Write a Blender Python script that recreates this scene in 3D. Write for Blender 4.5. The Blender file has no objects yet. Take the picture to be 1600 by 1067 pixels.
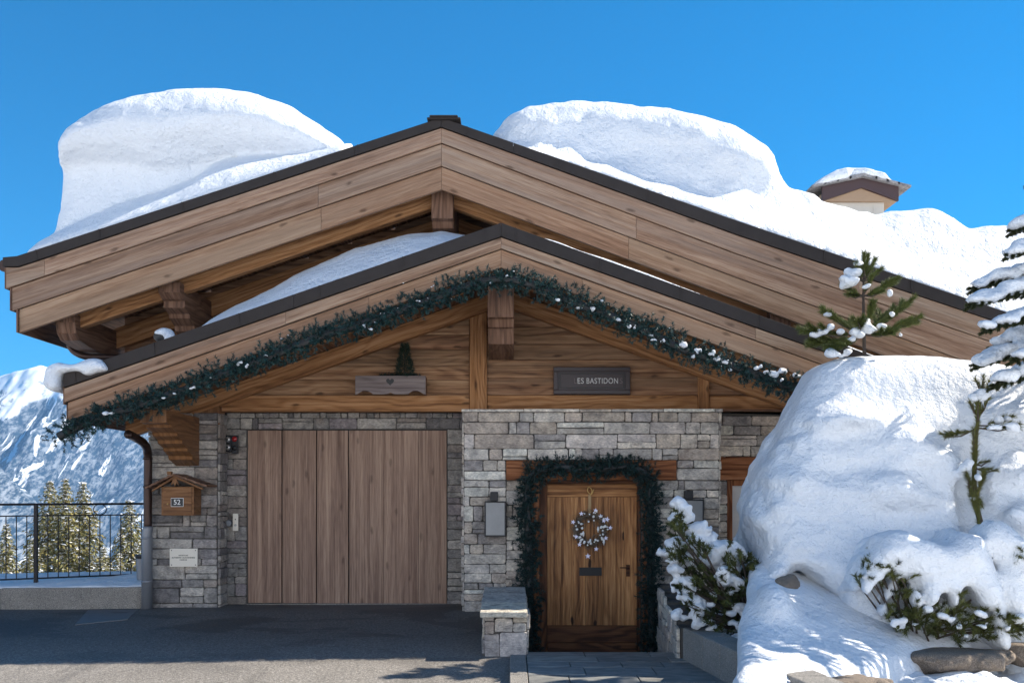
import bpy, math, random
import numpy as np
from mathutils import Vector
random.seed(7); RNG = np.random.default_rng(7)
S = bpy.context.scene
F = 1612.0; ZC = 1.395; YH = 770.0          # focal length in photo pixels, eye height, horizon row

def P(px, py, Y):                            # the point at depth Y seen at photo pixel (px, py)
    return ((px-800.0)*Y/F, Y, ZC+(YH-py)*Y/F)
def PX(px, Y): return (px-800.0)*Y/F
def PZ(py, Y): return ZC+(YH-py)*Y/F

# ------------------------------------------------------------------ objects
def link(o): S.collection.objects.link(o); return o
def tag(o, label=None, cat=None, group=None, kind=None):
    if label: o['label'] = label
    if cat: o['category'] = cat
    if group: o['group'] = group
    if kind: o['kind'] = kind
    return o
def thing(name, loc, label, cat, group=None):
    o = link(bpy.data.objects.new(name, None)); o.location = loc; o.empty_display_size = .1
    return tag(o, label, cat, group)
def put(o, parent):
    if parent is not None:
        o.parent = parent
        q = parent; off = Vector((0, 0, 0))
        while q is not None: off += Vector(q.location); q = q.parent
        o.location = Vector(o.location)-off
    return o

class MB:
    """collects polygons, with a grain-aligned uv and a tint per face"""
    def __init__(s): s.v = []; s.f = []; s.uv = []; s.c = []; s.mi = []
    def face(s, pts, g=None, off=(0, 0), c=(1, 1, 1), mi=0):
        b = len(s.v); s.v += [tuple(p) for p in pts]; s.f.append(tuple(range(b, b+len(pts))))
        p = [Vector(q) for q in pts]
        n = Vector((0, 0, 0))
        for i in range(len(p)):
            a, d = p[i], p[(i+1) % len(p)]
            n += Vector(((a.y-d.y)*(a.z+d.z), (a.z-d.z)*(a.x+d.x), (a.x-d.x)*(a.y+d.y)))
        if n.length < 1e-12: n = Vector((0, 0, 1))
        n.normalize(); gg = Vector(g) if g else Vector((1, 0, 0)); gg.normalize()
        if abs(gg.dot(n)) > .9:
            gg = Vector((0, 1, 0)) if abs(n.y) < .7 else Vector((0, 0, 1))
            w = n.cross(gg); s.uv.append([(q.dot(gg)+off[0], q.dot(w)+off[1]) for q in p])
        else:
            w = n.cross(gg).normalized()
            s.uv.append([(q.dot(gg)+off[0], q.dot(w)+off[1]) for q in p])
        s.c.append(c); s.mi.append(mi)
    def prism(s, poly, y0, y1, g=None, c=(1, 1, 1), off=None, mi=0):
        """poly: (x,z) points, extruded in y from y0 (front) to y1"""
        if off is None: off = (random.uniform(0, 50), random.uniform(0, 50))
        a = 0
        for i in range(len(poly)):
            x0, z0 = poly[i]; x1, z1 = poly[(i+1) % len(poly)]; a += x0*z1-x1*z0
        if a < 0: poly = poly[::-1]
        s.face([(x, y0, z) for x, z in poly], g, off, c, mi)
        s.face([(x, y1, z) for x, z in poly[::-1]], g, off, c, mi)
        for i in range(len(poly)):
            x0, z0 = poly[i]; x1, z1 = poly[(i+1) % len(poly)]
            s.face([(x0, y0, z0), (x0, y1, z0), (x1, y1, z1), (x1, y0, z1)], g, off, c, mi)
    def box(s, a, b, g=(1, 0, 0), c=(1, 1, 1), off=None, mi=0):
        s.prism([(a[0], a[2]), (b[0], a[2]), (b[0], b[2]), (a[0], b[2])], a[1], b[1], g, c, off, mi)
    def side_prism(s, poly, x0, x1, g=None, c=(1, 1, 1), off=None):
        """poly: (y,z) points, extruded in x"""
        if off is None: off = (random.uniform(0, 50), random.uniform(0, 50))
        a = 0
        for i in range(len(poly)):
            p, q = poly[i], poly[(i+1) % len(poly)]; a += p[0]*q[1]-q[0]*p[1]
        if a < 0: poly = poly[::-1]
        s.face([(x1, y, z) for y, z in poly], g, off, c)
        s.face([(x0, y, z) for y, z in poly[::-1]], g, off, c)
        for i in range(len(poly)):
            p, q = poly[i], poly[(i+1) % len(poly)]
            s.face([(x0, p[0], p[1]), (x0, q[0], q[1]), (x1, q[0], q[1]), (x1, p[0], p[1])], g, off, c)
    def tube(s, path, r, n=10, c=(1, 1, 1), cap=True):
        path = [Vector(p) for p in path]
        rr = r if isinstance(r, (list, tuple)) else [r]*len(path)
        rings = []; up = None; ln = 0
        for i, p in enumerate(path):
            t = (path[min(i+1, len(path)-1)]-path[max(i-1, 0)]).normalized()
            if up is None: up = Vector((0, 0, 1)) if abs(t.z) < .9 else Vector((0, 1, 0))
            a = t.cross(up).normalized(); up = a.cross(t).normalized()
            if i: ln += (p-path[i-1]).length
            rings.append(([p+(a*math.cos(2*math.pi*k/n)+up*math.sin(2*math.pi*k/n))*rr[i] for k in range(n)], ln))
        b = len(s.v)
        for R, _ in rings: s.v += [tuple(q) for q in R]
        for i in range(len(rings)-1):
            for k in range(n):
                k2 = (k+1) % n
                s.f.append((b+i*n+k, b+i*n+k2, b+(i+1)*n+k2, b+(i+1)*n+k))
                u0, u1 = rings[i][1], rings[i+1][1]; w = 2*math.pi*rr[i]/n
                s.uv.append([(u0, k*w), (u0, (k+1)*w), (u1, (k+1)*w), (u1, k*w)]); s.c.append(c); s.mi.append(0)
        if cap:
            for i, fl in ((0, 1), (len(rings)-1, 0)):
                idx = [b+i*n+k for k in range(n)]
                if fl: idx = idx[::-1]
                s.f.append(tuple(idx)); s.uv.append([(0, 0)]*n); s.c.append(c); s.mi.append(0)
    def build(s, name, mat, parent=None, smooth=False, bevel=0, loc=None):
        me = bpy.data.meshes.new(name)
        v = s.v
        if loc: v = [(x-loc[0], y-loc[1], z-loc[2]) for x, y, z in v]
        me.from_pydata(v, [], s.f)
        ul = me.uv_layers.new(name='UVMap')
        ul.data.foreach_set('uv', [k for f in s.uv for p in f for k in p])
        ca = me.color_attributes.new('tint', 'FLOAT_COLOR', 'CORNER')
        ca.data.foreach_set('color', [k for f, c in zip(s.uv, s.c) for _ in f for k in (*c, 1)])
        mats = mat if isinstance(mat, (list, tuple)) else [mat]
        for m in mats: me.materials.append(m)
        if len(mats) > 1: me.polygons.foreach_set('material_index', s.mi)
        if smooth: me.polygons.foreach_set('use_smooth', [True]*len(s.f))
        me.update()
        o = link(bpy.data.objects.new(name, me))
        if loc: o.location = loc
        if bevel:
            w = o.modifiers.new('weld', 'WELD'); w.merge_threshold = 1e-4
            b = o.modifiers.new('bevel', 'BEVEL'); b.width = bevel; b.segments = 2; b.limit_method = 'ANGLE'; b.angle_limit = .6
        return put(o, parent)

def np_mesh(name, V, Fc, mat, parent=None, tint=None, smooth=False):
    """V (n,3), Fc (m,k) numpy arrays of equal-sided faces; tint (m,3)"""
    me = bpy.data.meshes.new(name); n, (m, k) = len(V), Fc.shape
    me.vertices.add(n); me.vertices.foreach_set('co', V.astype(np.float32).ravel())
    me.loops.add(m*k); me.loops.foreach_set('vertex_index', Fc.astype(np.int32).ravel())
    me.polygons.add(m); me.polygons.foreach_set('loop_start', np.arange(0, m*k, k, dtype=np.int32))
    try: me.polygons.foreach_set('loop_total', np.full(m, k, dtype=np.int32))
    except Exception: pass
    if smooth: me.polygons.foreach_set('use_smooth', np.ones(m, dtype=bool))
    me.update(calc_edges=True)
    if tint is not None:
        ca = me.color_attributes.new('tint', 'FLOAT_COLOR', 'CORNER')
        t = np.concatenate([tint, np.ones((m, 1))], 1).repeat(k, 0)
        ca.data.foreach_set('color', t.astype(np.float32).ravel())
    me.materials.append(mat)
    return put(link(bpy.data.objects.new(name, me)), parent)

# ------------------------------------------------------------------ noise and surface nets
_LAT = np.random.default_rng(3).random((64, 64, 64)).astype(np.float32)
def vnoise(x, y, z=0.0):
    x, y, z = np.broadcast_arrays(np.asarray(x, dtype=np.float32), y, z)
    xi, yi, zi = np.floor(x).astype(int), np.floor(y).astype(int), np.floor(z).astype(int)
    fx, fy, fz = x-xi, y-yi, z-zi
    fx, fy, fz = fx*fx*(3-2*fx), fy*fy*(3-2*fy), fz*fz*(3-2*fz)
    r = 0
    for a in (0, 1):
        for b in (0, 1):
            for c in (0, 1):
                w = (fx if a else 1-fx)*(fy if b else 1-fy)*(fz if c else 1-fz)
                r = r+w*_LAT[(xi+a) & 63, (yi+b) & 63, (zi+c) & 63]
    return r*2-1
def fbm(x, y, z=0.0, o=4):
    r = 0; a = 1
    for i in range(o): r = r+a*vnoise(x*2**i+7.3*i, y*2**i+3.1*i, z*2**i+1.7*i if not np.isscalar(z) or z else 5.5*i); a *= .5
    return r
def smin(a, b, k): h = np.clip(.5+.5*(b-a)/k, 0, 1); return b*(1-h)+a*h-k*h*(1-h)
def smax(a, b, k): return -smin(-a, -b, k)
def ell(X, Y, Z, c, r):
    k = np.sqrt(((X-c[0])/r[0])**2+((Y-c[1])/r[1])**2+((Z-c[2])/r[2])**2)
    return (k-1)*min(r)
def poly_sd(X, Z, poly):
    """signed distance (negative inside) to a polygon in the x-z plane"""
    X, Z = np.broadcast_arrays(X, Z)
    d = np.full(X.shape, 1e9); inside = np.zeros(X.shape, bool); n = len(poly)
    for i in range(n):
        ax, az = poly[i]; bx, bz = poly[(i+1) % n]
        ex, ez = bx-ax, bz-az; wx, wz = X-ax, Z-az
        t = np.clip((wx*ex+wz*ez)/(ex*ex+ez*ez+1e-12), 0, 1)
        d = np.minimum(d, (wx-ex*t)**2+(wz-ez*t)**2)
        c = (az > Z) != (bz > Z)
        with np.errstate(divide='ignore', invalid='ignore'):
            inside ^= c & (X < (bx-ax)*(Z-az)/(bz-az+1e-30)+ax)
    return np.where(inside, -1, 1)*np.sqrt(d)
def nets(fn, lo, hi, h):
    """surface nets of fn<0; returns V, quads"""
    ax = [np.arange(lo[i], hi[i]+h, h) for i in range(3)]
    X, Y, Z = np.meshgrid(*ax, indexing='ij', sparse=True)
    v = np.broadcast_to(fn(X, Y, Z), (len(ax[0]), len(ax[1]), len(ax[2]))).astype(np.float64)
    v = v.copy()
    v[0], v[-1], v[:, 0], v[:, -1], v[:, :, 0], v[:, :, -1] = [h]*6
    s = v < 0
    n = np.array(v.shape)-1
    acc = np.zeros((*n, 3)); cnt = np.zeros(n)
    sl = lambda o: tuple(slice(o[i], o[i]+n[i]) for i in range(3))
    for a in range(3):
        b, c = (a+1) % 3, (a+2) % 3
        for ob in (0, 1):
            for oc in (0, 1):
                o0 = [0, 0, 0]; o0[b] = ob; o0[c] = oc; o1 = list(o0); o1[a] = 1
                v0, v1 = v[sl(o0)], v[sl(o1)]; m = (v0 < 0) != (v1 < 0)
                with np.errstate(divide='ignore', invalid='ignore'): t = np.where(m, v0/(v0-v1), 0)
                p = np.zeros((*n, 3)); p[..., b] = ob; p[..., c] = oc; p[..., a] = t
                acc += p*m[..., None]; cnt += m
    act = cnt > 0; idx = -np.ones(n, dtype=np.int64); idx[act] = np.arange(act.sum())
    I = np.argwhere(act)
    V = (I+acc[act]/cnt[act][:, None])*h+np.array([a[0] for a in ax])
    Q = []
    for a in range(3):
        b, c = (a+1) % 3, (a+2) % 3
        lo_ = [slice(0, -1) if i == a else slice(1, -1) for i in range(3)]
        hi_ = [slice(1, None) if i == a else slice(1, -1) for i in range(3)]
        s0, s1 = s[tuple(lo_)], s[tuple(hi_)]
        for sel, flip in ((s0 & ~s1, False), (~s0 & s1, True)):
            e = np.argwhere(sel)
            if not len(e): continue
            e = e+np.array([0 if i == a else 1 for i in range(3)])
            q = []
            for db, dc in ((1, 1), (0, 1), (0, 0), (1, 0)):
                g = e.copy(); g[:, b] -= db; g[:, c] -= dc; q.append(idx[g[:, 0], g[:, 1], g[:, 2]])
            q = np.stack(q, 1); Q.append(q[:, ::-1] if flip else q)
    return V, (np.concatenate(Q) if Q else np.zeros((0, 4), dtype=np.int64))
def ramp(x, pts):
    return np.interp(x, [p[0] for p in pts], [p[1] for p in pts])

# ------------------------------------------------------------------ materials
def newmat(name):
    m = bpy.data.materials.new(name); m.use_nodes = True; nt = m.node_tree
    for n in list(nt.nodes): nt.nodes.remove(n)
    out = nt.nodes.new('ShaderNodeOutputMaterial'); b = nt.nodes.new('ShaderNodeBsdfPrincipled')
    nt.links.new(b.outputs[0], out.inputs[0])
    return m, nt, b
class NT:
    def __init__(s, nt): s.nt = nt
    def n(s, t, **kw):
        x = s.nt.nodes.new('ShaderNode'+t)
        for k, v in kw.items():
            if k.startswith('_'): x.inputs[k[1:].replace('_', ' ')].default_value = v
            else: setattr(x, k, v)
        return x
    def l(s, a, b): s.nt.links.new(a, b)
    def noise(s, vec, scale, detail=4, rough=.55, dist=0):
        x = s.n('TexNoise'); x.inputs['Scale'].default_value = scale; x.inputs['Detail'].default_value = detail
        x.inputs['Roughness'].default_value = rough; x.inputs['Distortion'].default_value = dist
        if vec is not None: s.l(vec, x.inputs['Vector'])
        return x.outputs['Fac']
    def mapping(s, vec, scale=(1, 1, 1), loc=(0, 0, 0)):
        x = s.n('Mapping'); x.inputs['Scale'].default_value = scale; x.inputs['Location'].default_value = loc
        s.l(vec, x.inputs['Vector']); return x.outputs[0]
    def ramp(s, fac, stops):
        x = s.n('ValToRGB'); e = x.color_ramp.elements
        while len(e) < len(stops): e.new(.5)
        for el, (p, c) in zip(e, stops): el.position = p; el.color = (*c, 1) if len(c) == 3 else c
        s.l(fac, x.inputs[0]); return x.outputs[0]
    def mix(s, fac, a, b, mode='MIX'):
        x = s.n('Mix', data_type='RGBA', blend_type=mode)
        for i, q in ((0, fac), (6, a), (7, b)):
            if isinstance(q, (int, float)): x.inputs[i].default_value = q
            elif isinstance(q, tuple): x.inputs[i].default_value = (*q, 1)
            else: s.l(q, x.inputs[i])
        return x.outputs[2]
    def math(s, op, a, b=0.0, c=None):
        x = s.n('Math', operation=op)
        for i, q in enumerate((a, b) if c is None else (a, b, c)):
            if isinstance(q, (int, float)): x.inputs[i].default_value = q
            else: s.l(q, x.inputs[i])
        return x.outputs[0]
    def maprange(s, v, a, b, c, d):
        x = s.n('MapRange'); s.l(v, x.inputs[0])
        for i, q in enumerate((a, b, c, d)): x.inputs[i+1].default_value = q
        return x.outputs[0]
    def bump(s, h, strength, dist, prev=None):
        x = s.n('Bump'); x.inputs['Strength'].default_value = strength; x.inputs['Distance'].default_value = dist
        s.l(h, x.inputs['Height'])
        if prev is not None: s.l(prev, x.inputs['Normal'])
        return x.outputs[0]

def wood(name, dark, mid, light, fig=.5, grain=1.0, rough=.75, knots=1.0, grey=None):
    m, nt, b = newmat(name); N = NT(nt)
    uv = N.n('TexCoord').outputs['UV']
    tint = N.n('Attribute', attribute_name='tint').outputs['Color']
    streak = N.noise(N.mapping(uv, (.42, 11*grain, 1)), 1, 5, .6, .4)
    fine = N.noise(N.mapping(uv, (5, 150*grain, 1)), 1, 3, .6)
    warp = N.noise(N.mapping(uv, (.8, 3.2, 1)), 1, 2, .5)
    sx = N.n('SeparateXYZ'); N.l(uv, sx.inputs[0])
    ph = N.math('ADD', N.math('MULTIPLY', sx.outputs[1], 70*grain), N.math('MULTIPLY', warp, 42))
    ring = N.math('POWER', N.math('MULTIPLY_ADD', N.math('SINE', ph), .5, .5), 2.0)
    med = N.noise(N.mapping(uv, (.8, 42*grain, 1)), 1, 4, .65, .2)
    f = N.math('ADD', N.math('ADD', N.math('MULTIPLY', streak, .42), N.math('MULTIPLY', fine, .26)), N.math('MULTIPLY', med, .32))
    f = N.math('SUBTRACT', f, N.math('MULTIPLY', ring, .16*fig))
    col = N.ramp(f, [(.37, dark), (.48, mid), (.60, light)])
    if grey:
        gp = N.ramp(N.noise(N.mapping(uv, (.16, 5.5, 1)), 1, 4, .6), [(.44, (0, 0, 0)), (.62, (1, 1, 1))])
        col = N.mix(N.math('MULTIPLY', gp, .5), col, grey)
    if knots:
        vo = N.n('TexVoronoi', feature='F1', voronoi_dimensions='2D'); vo.inputs['Scale'].default_value = 1
        wv = N.n('VectorMath', operation='ADD'); N.l(N.mapping(uv, (1.5, 4.2, 1)), wv.inputs[0])
        wn = N.n('TexNoise'); wn.inputs['Scale'].default_value = 9; N.l(uv, wn.inputs['Vector'])
        ws = N.n('VectorMath', operation='SCALE'); ws.inputs['Scale'].default_value = .12; N.l(wn.outputs['Color'], ws.inputs[0])
        N.l(ws.outputs[0], wv.inputs[1]); N.l(wv.outputs[0], vo.inputs['Vector'])
        k = N.ramp(vo.outputs['Distance'], [(.035, (1, 1, 1)), (.10, (0, 0, 0))])
        pick = N.math('GREATER_THAN', N.n('SeparateColor').outputs[0], .45)
        sep = nt.nodes[-2] if False else None
        sc = N.n('SeparateColor'); N.l(vo.outputs['Color'], sc.inputs[0]); pick = N.math('GREATER_THAN', sc.outputs[0], .5)
        col = N.mix(N.math('MULTIPLY', N.math('MULTIPLY', k, pick), .75*knots), col, tuple(x*.35 for x in dark))
    col = N.mix(1.0, col, tint, 'MULTIPLY')
    N.l(col, b.inputs['Base Color']); b.inputs['Roughness'].default_value = rough
    b.inputs['Specular IOR Level'].default_value = .25
    h = N.math('ADD', N.math('MULTIPLY', fine, .5), N.math('SUBTRACT', streak, N.math('MULTIPLY', ring, .3)))
    N.l(N.bump(N.math('ADD', h, med), .8, .006), b.inputs['Normal'])
    return m

def plain(name, col, rough=.6, metal=0, noise=.0, scale=20, bump=0, spec=.5, attr=False):
    m, nt, b = newmat(name); N = NT(nt)
    b.inputs['Roughness'].default_value = rough; b.inputs['Metallic'].default_value = metal
    b.inputs['Specular IOR Level'].default_value = spec
    geo = N.n('TexCoord').outputs['Object']
    nz = N.noise(geo, scale, 5, .6)
    c = N.mix(nz, tuple(x*(1-noise) for x in col), tuple(min(1, x*(1+noise)) for x in col))
    if attr: c = N.mix(1.0, c, N.n('Attribute', attribute_name='tint').outputs['Color'], 'MULTIPLY')
    N.l(c, b.inputs['Base Color'])
    if bump: N.l(N.bump(N.noise(geo, scale*4, 4), bump, .01), b.inputs['Normal'])
    return m

def snow_mat(name='snow', coarse=1.0):
    m, nt, b = newmat(name); N = NT(nt)
    g = N.n('NewGeometry').outputs['Position']
    N.l(N.mix(N.noise(g, 1.6, 3), (.74, .77, .81), (.83, .85, .87)), b.inputs['Base Color'])
    b.inputs['Roughness'].default_value = .55; b.inputs['Specular IOR Level'].default_value = .3
    b.inputs['Subsurface Weight'].default_value = .0
    b1 = N.bump(N.noise(g, 3.2, 4, .55), .5*coarse, .10)
    b2 = N.bump(N.noise(g, 16, 4, .6), .8*coarse, .045, b1)
    st = N.noise(N.mapping(g, (.8, .8, 9.0)), 1.6, 5, .65, .5)        # wind-packed layers
    b2 = N.bump(st, .22*coarse, .04, b2)
    b3 = N.bump(N.noise(g, 75, 3, .6), .7*coarse, .010, b2)
    N.l(b3, b.inputs['Normal'])
    return m

M = {}
M['fascia'] = wood('weathered_fascia_wood', (.138, .074, .044), (.265, .159, .102), (.41, .284, .196), .15, .8, .8, .8, (.30, .235, .19))
M['fascia_fresh'] = wood('honey_fascia_wood', (.158, .078, .043), (.30, .170, .102), (.43, .276, .180), .15, .8, .8, .8, (.33, .225, .155))
M['planks'] = wood('old_barn_wood', (.105, .046, .024), (.285, .145, .075), (.47, .275, .16), .4, 1, .78, 1.0, (.20, .135, .085))
M['beam'] = wood('beam_wood', (.15, .062, .022), (.33, .155, .060), (.47, .255, .125), .45, 1.1, .75, 1.0)
M['dark_beam'] = wood('dark_beam_wood', (.085, .042, .024), (.16, .082, .048), (.25, .145, .095), .6, 1.1, .6, .6)
M['soffit'] = wood('soffit_wood', (.10, .045, .02), (.20, .095, .042), (.30, .16, .08), .6, 1, .8, .6)
M['garage'] = wood('brown_cladding', (.120, .070, .049), (.250, .157, .113), (.40, .275, .195), .12, 1.3, .6, .6)
M['door'] = wood('amber_door_wood', (.095, .034, .013), (.35, .155, .055), (.62, .33, .14), .3, 1.1, .55, 2.0)
M['door_dark'] = wood('brown_door_wood', (.05, .018, .008), (.12, .045, .018), (.20, .085, .035), .9, .9, .6, 1.0)
M['lintel'] = wood('red_brown_lintel', (.13, .04, .012), (.26, .095, .035), (.36, .155, .07), .8, 1.1, .7, .5)
M['box_grey'] = wood('grey_box_wood', (.12, .09, .085), (.20, .16, .15), (.27, .22, .20), .4, 1, .85, .4)
M['mail'] = wood('mailbox_wood', (.11, .045, .016), (.20, .090, .034), (.27, .135, .06), .5, 1.2, .5, .3)
M['roofmetal'] = plain('dark_metal', (.036, .029, .026), .7, .1, .3, 6, .15, spec=.25)
M['copper'] = plain('brown_copper', (.055, .032, .026), .42, .6, .3, 10)
M['pipe_grey'] = plain('grey_pipe', (.22, .23, .25), .45, .3, .15, 8)
M['black'] = plain('black_metal', (.016, .016, .018), .45, .4, .2, 30)
M['iron'] = plain('black_iron', (.02, .018, .02), .5, .5, .2, 30)
M['snow'] = snow_mat()
M['grout'] = plain('dark_mortar', (.085, .078, .07), .95, 0, .4, 40, .4)
M['needle'] = plain('green_needles', (.055, .075, .028), .6, 0, .25, 9, attr=True, spec=.3)
M['garland'] = plain('blue_green_tinsel', (.014, .041, .038), .5, 0, .3, 9, attr=True, spec=.4)
M['bark'] = plain('pine_bark', (.075, .055, .042), .9, 0, .4, 30, .6)
M['cream'] = plain('cream_plate', (.72, .66, .56), .4, 0, .05, 10)
M['ink'] = plain('black_ink', (.03, .03, .03), .6)
M['white'] = plain('white_enamel', (.82, .82, .80), .35)
M['sign'] = plain('aubergine_sign_board', (.030, .017, .018), .45, 0, .2, 30)
M['steel'] = plain('brushed_steel', (.45, .44, .42), .35, .8, .1, 20)
M['glass'] = plain('frosted_lamp_glass', (.24, .24, .235), .12, 0, .4, 2.5)
M['red'] = plain('red_lens', (.30, .02, .02), .25)
M['brass'] = plain('brass', (.55, .36, .14), .3, .9)
M['silver'] = plain('lilac_white_ornament', (.72, .70, .86), .35, .1)
M['twig'] = plain('brown_twigs', (.17, .13, .095), .8, 0, .4, 60)

def stone_mat(name):
    m, nt, b = newmat(name); N = NT(nt)
    g = N.n('NewGeometry').outputs['Position']; tint = N.n('Attribute', attribute_name='tint').outputs['Color']
    n1 = N.noise(g, 9, 6, .65, .3); n2 = N.noise(N.mapping(g, (1, 1, 3)), 30, 5, .7)
    c = N.ramp(n1, [(.30, (.50, .50, .51)), (.5, (.97, .95, .92)), (.70, (1.35, 1.31, 1.24))])
    c = N.mix(.6, c, N.ramp(n2, [(.35, (.45, .45, .45)), (.65, (1.35, 1.35, 1.35))]), 'MULTIPLY')
    c = N.mix(1.0, c, tint, 'MULTIPLY'); c = N.mix(1.0, c, (1.15, 1.10, 1.07), 'MULTIPLY')
    rust = N.ramp(N.noise(g, 3.1, 5, .6), [(.60, (0, 0, 0)), (.72, (1, 1, 1))])
    c = N.mix(N.math('MULTIPLY', rust, .35), c, (.22, .15, .10))
    N.l(c, b.inputs['Base Color']); b.inputs['Roughness'].default_value = .85; b.inputs['Specular IOR Level'].default_value = .3
    N.l(N.bump(n2, 1.0, .012, N.bump(n1, 1.0, .03)), b.inputs['Normal'])
    return m
M['stone'] = stone_mat('split_stone')
def granite(name, base):
    m, nt, b = newmat(name); N = NT(nt); g = N.n('NewGeometry').outputs['Position']
    sp = N.noise(g, 120, 3, .8); big = N.noise(g, 4, 4)
    c = N.ramp(sp, [(.35, tuple(x*.45 for x in base)), (.5, base), (.66, tuple(min(.9, x*1.8) for x in base))])
    c = N.mix(.5, c, N.ramp(big, [(.3, (.7, .7, .7)), (.7, (1.2, 1.17, 1.12))]), 'MULTIPLY')
    N.l(c, b.inputs['Base Color']); b.inputs['Roughness'].default_value = .9
    N.l(N.bump(sp, .8, .008, N.bump(N.noise(g, 25, 4), .6, .02)), b.inputs['Normal'])
    return m
M['granite'] = granite('speckled_granite', (.24, .225, .205))
M['concrete'] = granite('exposed_aggregate', (.27, .245, .215))
M['rock'] = granite('boulder_stone', (.20, .16, .125))
def asphalt_mat():
    m, nt, b = newmat('asphalt'); N = NT(nt); g = N.n('NewGeometry').outputs['Position']
    sp = N.noise(g, 38, 3, .8); fine = N.noise(g, 110, 2, .8); big = N.noise(N.mapping(g, (.6, 1.3, 1)), 1.1, 5, .6, .4)
    c = N.ramp(N.math('ADD', N.math('MULTIPLY', sp, .5), N.math('MULTIPLY', fine, .5)),
               [(.36, (.09, .082, .075)), (.5, (.20, .182, .162)), (.62, (.42, .39, .35))])
    wet = N.ramp(big, [(.44, (1, 1, 1)), (.58, (0, 0, 0))])
    sx = N.n('SeparateXYZ'); N.l(g, sx.inputs[0])
    near = N.maprange(sx.outputs[1], 9.3, 11.2, 0.12, 1.0)      # wet patches strengthen where house shade is painted in, towards the garage
    w = N.math('MULTIPLY', wet, near)
    w = N.math('MAXIMUM', w, N.maprange(sx.outputs[1], 9.7, 11.0, 0.0, .72))  # shade of the house painted into the asphalt colour
    trk = N.ramp(N.noise(N.mapping(g, (2.4, .35, 1), (1, 2, 0)), 1, 4, .6, .5), [(.50, (0, 0, 0)), (.66, (1, 1, 1))])
    w = N.math('MAXIMUM', w, N.math('MULTIPLY', trk, .45))
    c = N.mix(N.math('MULTIPLY', w, .80), c, (.024, .022, .022))
    N.l(c, b.inputs['Base Color'])
    N.l(N.maprange(w, 0, 1, .92, .66), b.inputs['Roughness'])
    N.l(N.bump(sp, .9, .010, N.bump(fine, .6, .004)), b.inputs['Normal'])
    return m
M['asphalt'] = asphalt_mat()
def slate_mat():
    m, nt, b = newmat('slate_paving'); N = NT(nt); g = N.n('NewGeometry').outputs['Position']
    tint = N.n('Attribute', attribute_name='tint').outputs['Color']
    n = N.noise(N.mapping(g, (1, 2.2, 1)), 5, 6, .65, .5); f = N.noise(g, 60, 4, .7)
    c = N.ramp(n, [(.3, (.10, .105, .105)), (.5, (.19, .19, .18)), (.7, (.30, .29, .26))])
    c = N.mix(1.0, c, tint, 'MULTIPLY'); N.l(c, b.inputs['Base Color']); b.inputs['Roughness'].default_value = .7
    N.l(N.bump(f, .5, .004, N.bump(n, .6, .01)), b.inputs['Normal'])
    return m
M['slate'] = slate_mat()

# ------------------------------------------------------------------ camera, sky, sun
cam = bpy.data.cameras.new('camera'); co = link(bpy.data.objects.new('camera', cam)); S.camera = co
co.location = (0, 0, ZC); co.rotation_euler = (math.pi/2, 0, 0)
cam.sensor_width = 36; cam.lens = 36*F/1600; cam.shift_y = (YH-533.5)/1600; cam.clip_end = 20000; cam.clip_start = .1
SUN_EL, SUN_AZ = 40.0, 76.0                 # azimuth from straight ahead (+y) towards the right (+x)
el, az = math.radians(SUN_EL), math.radians(SUN_AZ)
sd = Vector((math.cos(el)*math.sin(az), math.cos(el)*math.cos(az), math.sin(el)))
sun = bpy.data.lights.new('sun', 'SUN'); sun.energy = 4.3; sun.angle = math.radians(.5); sun.color = (1, .915, .79)
so = link(bpy.data.objects.new('sun', sun)); so.rotation_euler = sd.to_track_quat('Z', 'Y').to_euler(); so.location = (8, 0, 15)
W = bpy.data.worlds.new('World'); S.world = W; W.use_nodes = True
N = NT(W.node_tree); bg = W.node_tree.nodes['Background']
sky = N.n('TexSky', sky_type='NISHITA'); sky.sun_disc = False; sky.sun_elevation = el; sky.sun_rotation = az
sky.altitude = 1800; sky.air_density = 1.0; sky.dust_density = .15; sky.ozone_density = 4.0
hs = N.n('HueSaturation'); hs.inputs['Saturation'].default_value = 2.1; hs.inputs['Hue'].default_value = .482; N.l(sky.outputs[0], hs.inputs['Color'])
N.l(N.mix(1.0, hs.outputs[0], (.25, .92, 1.07), 'MULTIPLY'), bg.inputs[0]); bg.inputs[1].default_value = .072
S.view_settings.view_transform = 'Standard'; S.view_settings.look = 'None'; S.view_settings.exposure = 1.27; S.view_settings.gamma = 1
S.cycles.use_denoising = True; S.cycles.denoiser = 'OPENIMAGEDENOISE'
S.cycles.max_bounces = 8; S.cycles.diffuse_bounces = 4; S.cycles.sample_clamp_indirect = 6
# ================================================================== stone walls
def stone_rects(u0, u1, v0, v1, rnd, hmin=.075, hmax=.19, wmul=1.05):
    """irregular coursed rubble filling a rectangle"""
    out = []; v = v0
    while v < v1-1e-6:
        h = rnd.uniform(hmin, hmax)*rnd.choice((.8, 1, 1))
        if v1-(v+h) < hmin*.8: h = v1-v
        u = u0
        while u < u1-1e-6:
            w = h*rnd.choice((.6, 1.2, 1.9, 2.4, 3.0, 3.6))*rnd.uniform(.85, 1.15)*wmul
            w = max(w, .07)
            if u1-(u+w) < .09: w = u1-u
            r = rnd.random()
            if h > .13 and w > .18 and r < .30:
                k = rnd.uniform(.3, .7); out += [(u, u+w, v, v+h*k), (u, u+w, v+h*k, v+h)]
            elif h > .13 and w > .3 and r < .48:
                k = rnd.uniform(.3, .7); q = rnd.uniform(.4, .6)
                out += [(u, u+w*k, v, v+h), (u+w*k, u+w, v, v+h*q), (u+w*k, u+w, v+h*q, v+h)]
            else: out.append((u, u+w, v, v+h))
            u += w
        v += h
    return out
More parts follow.
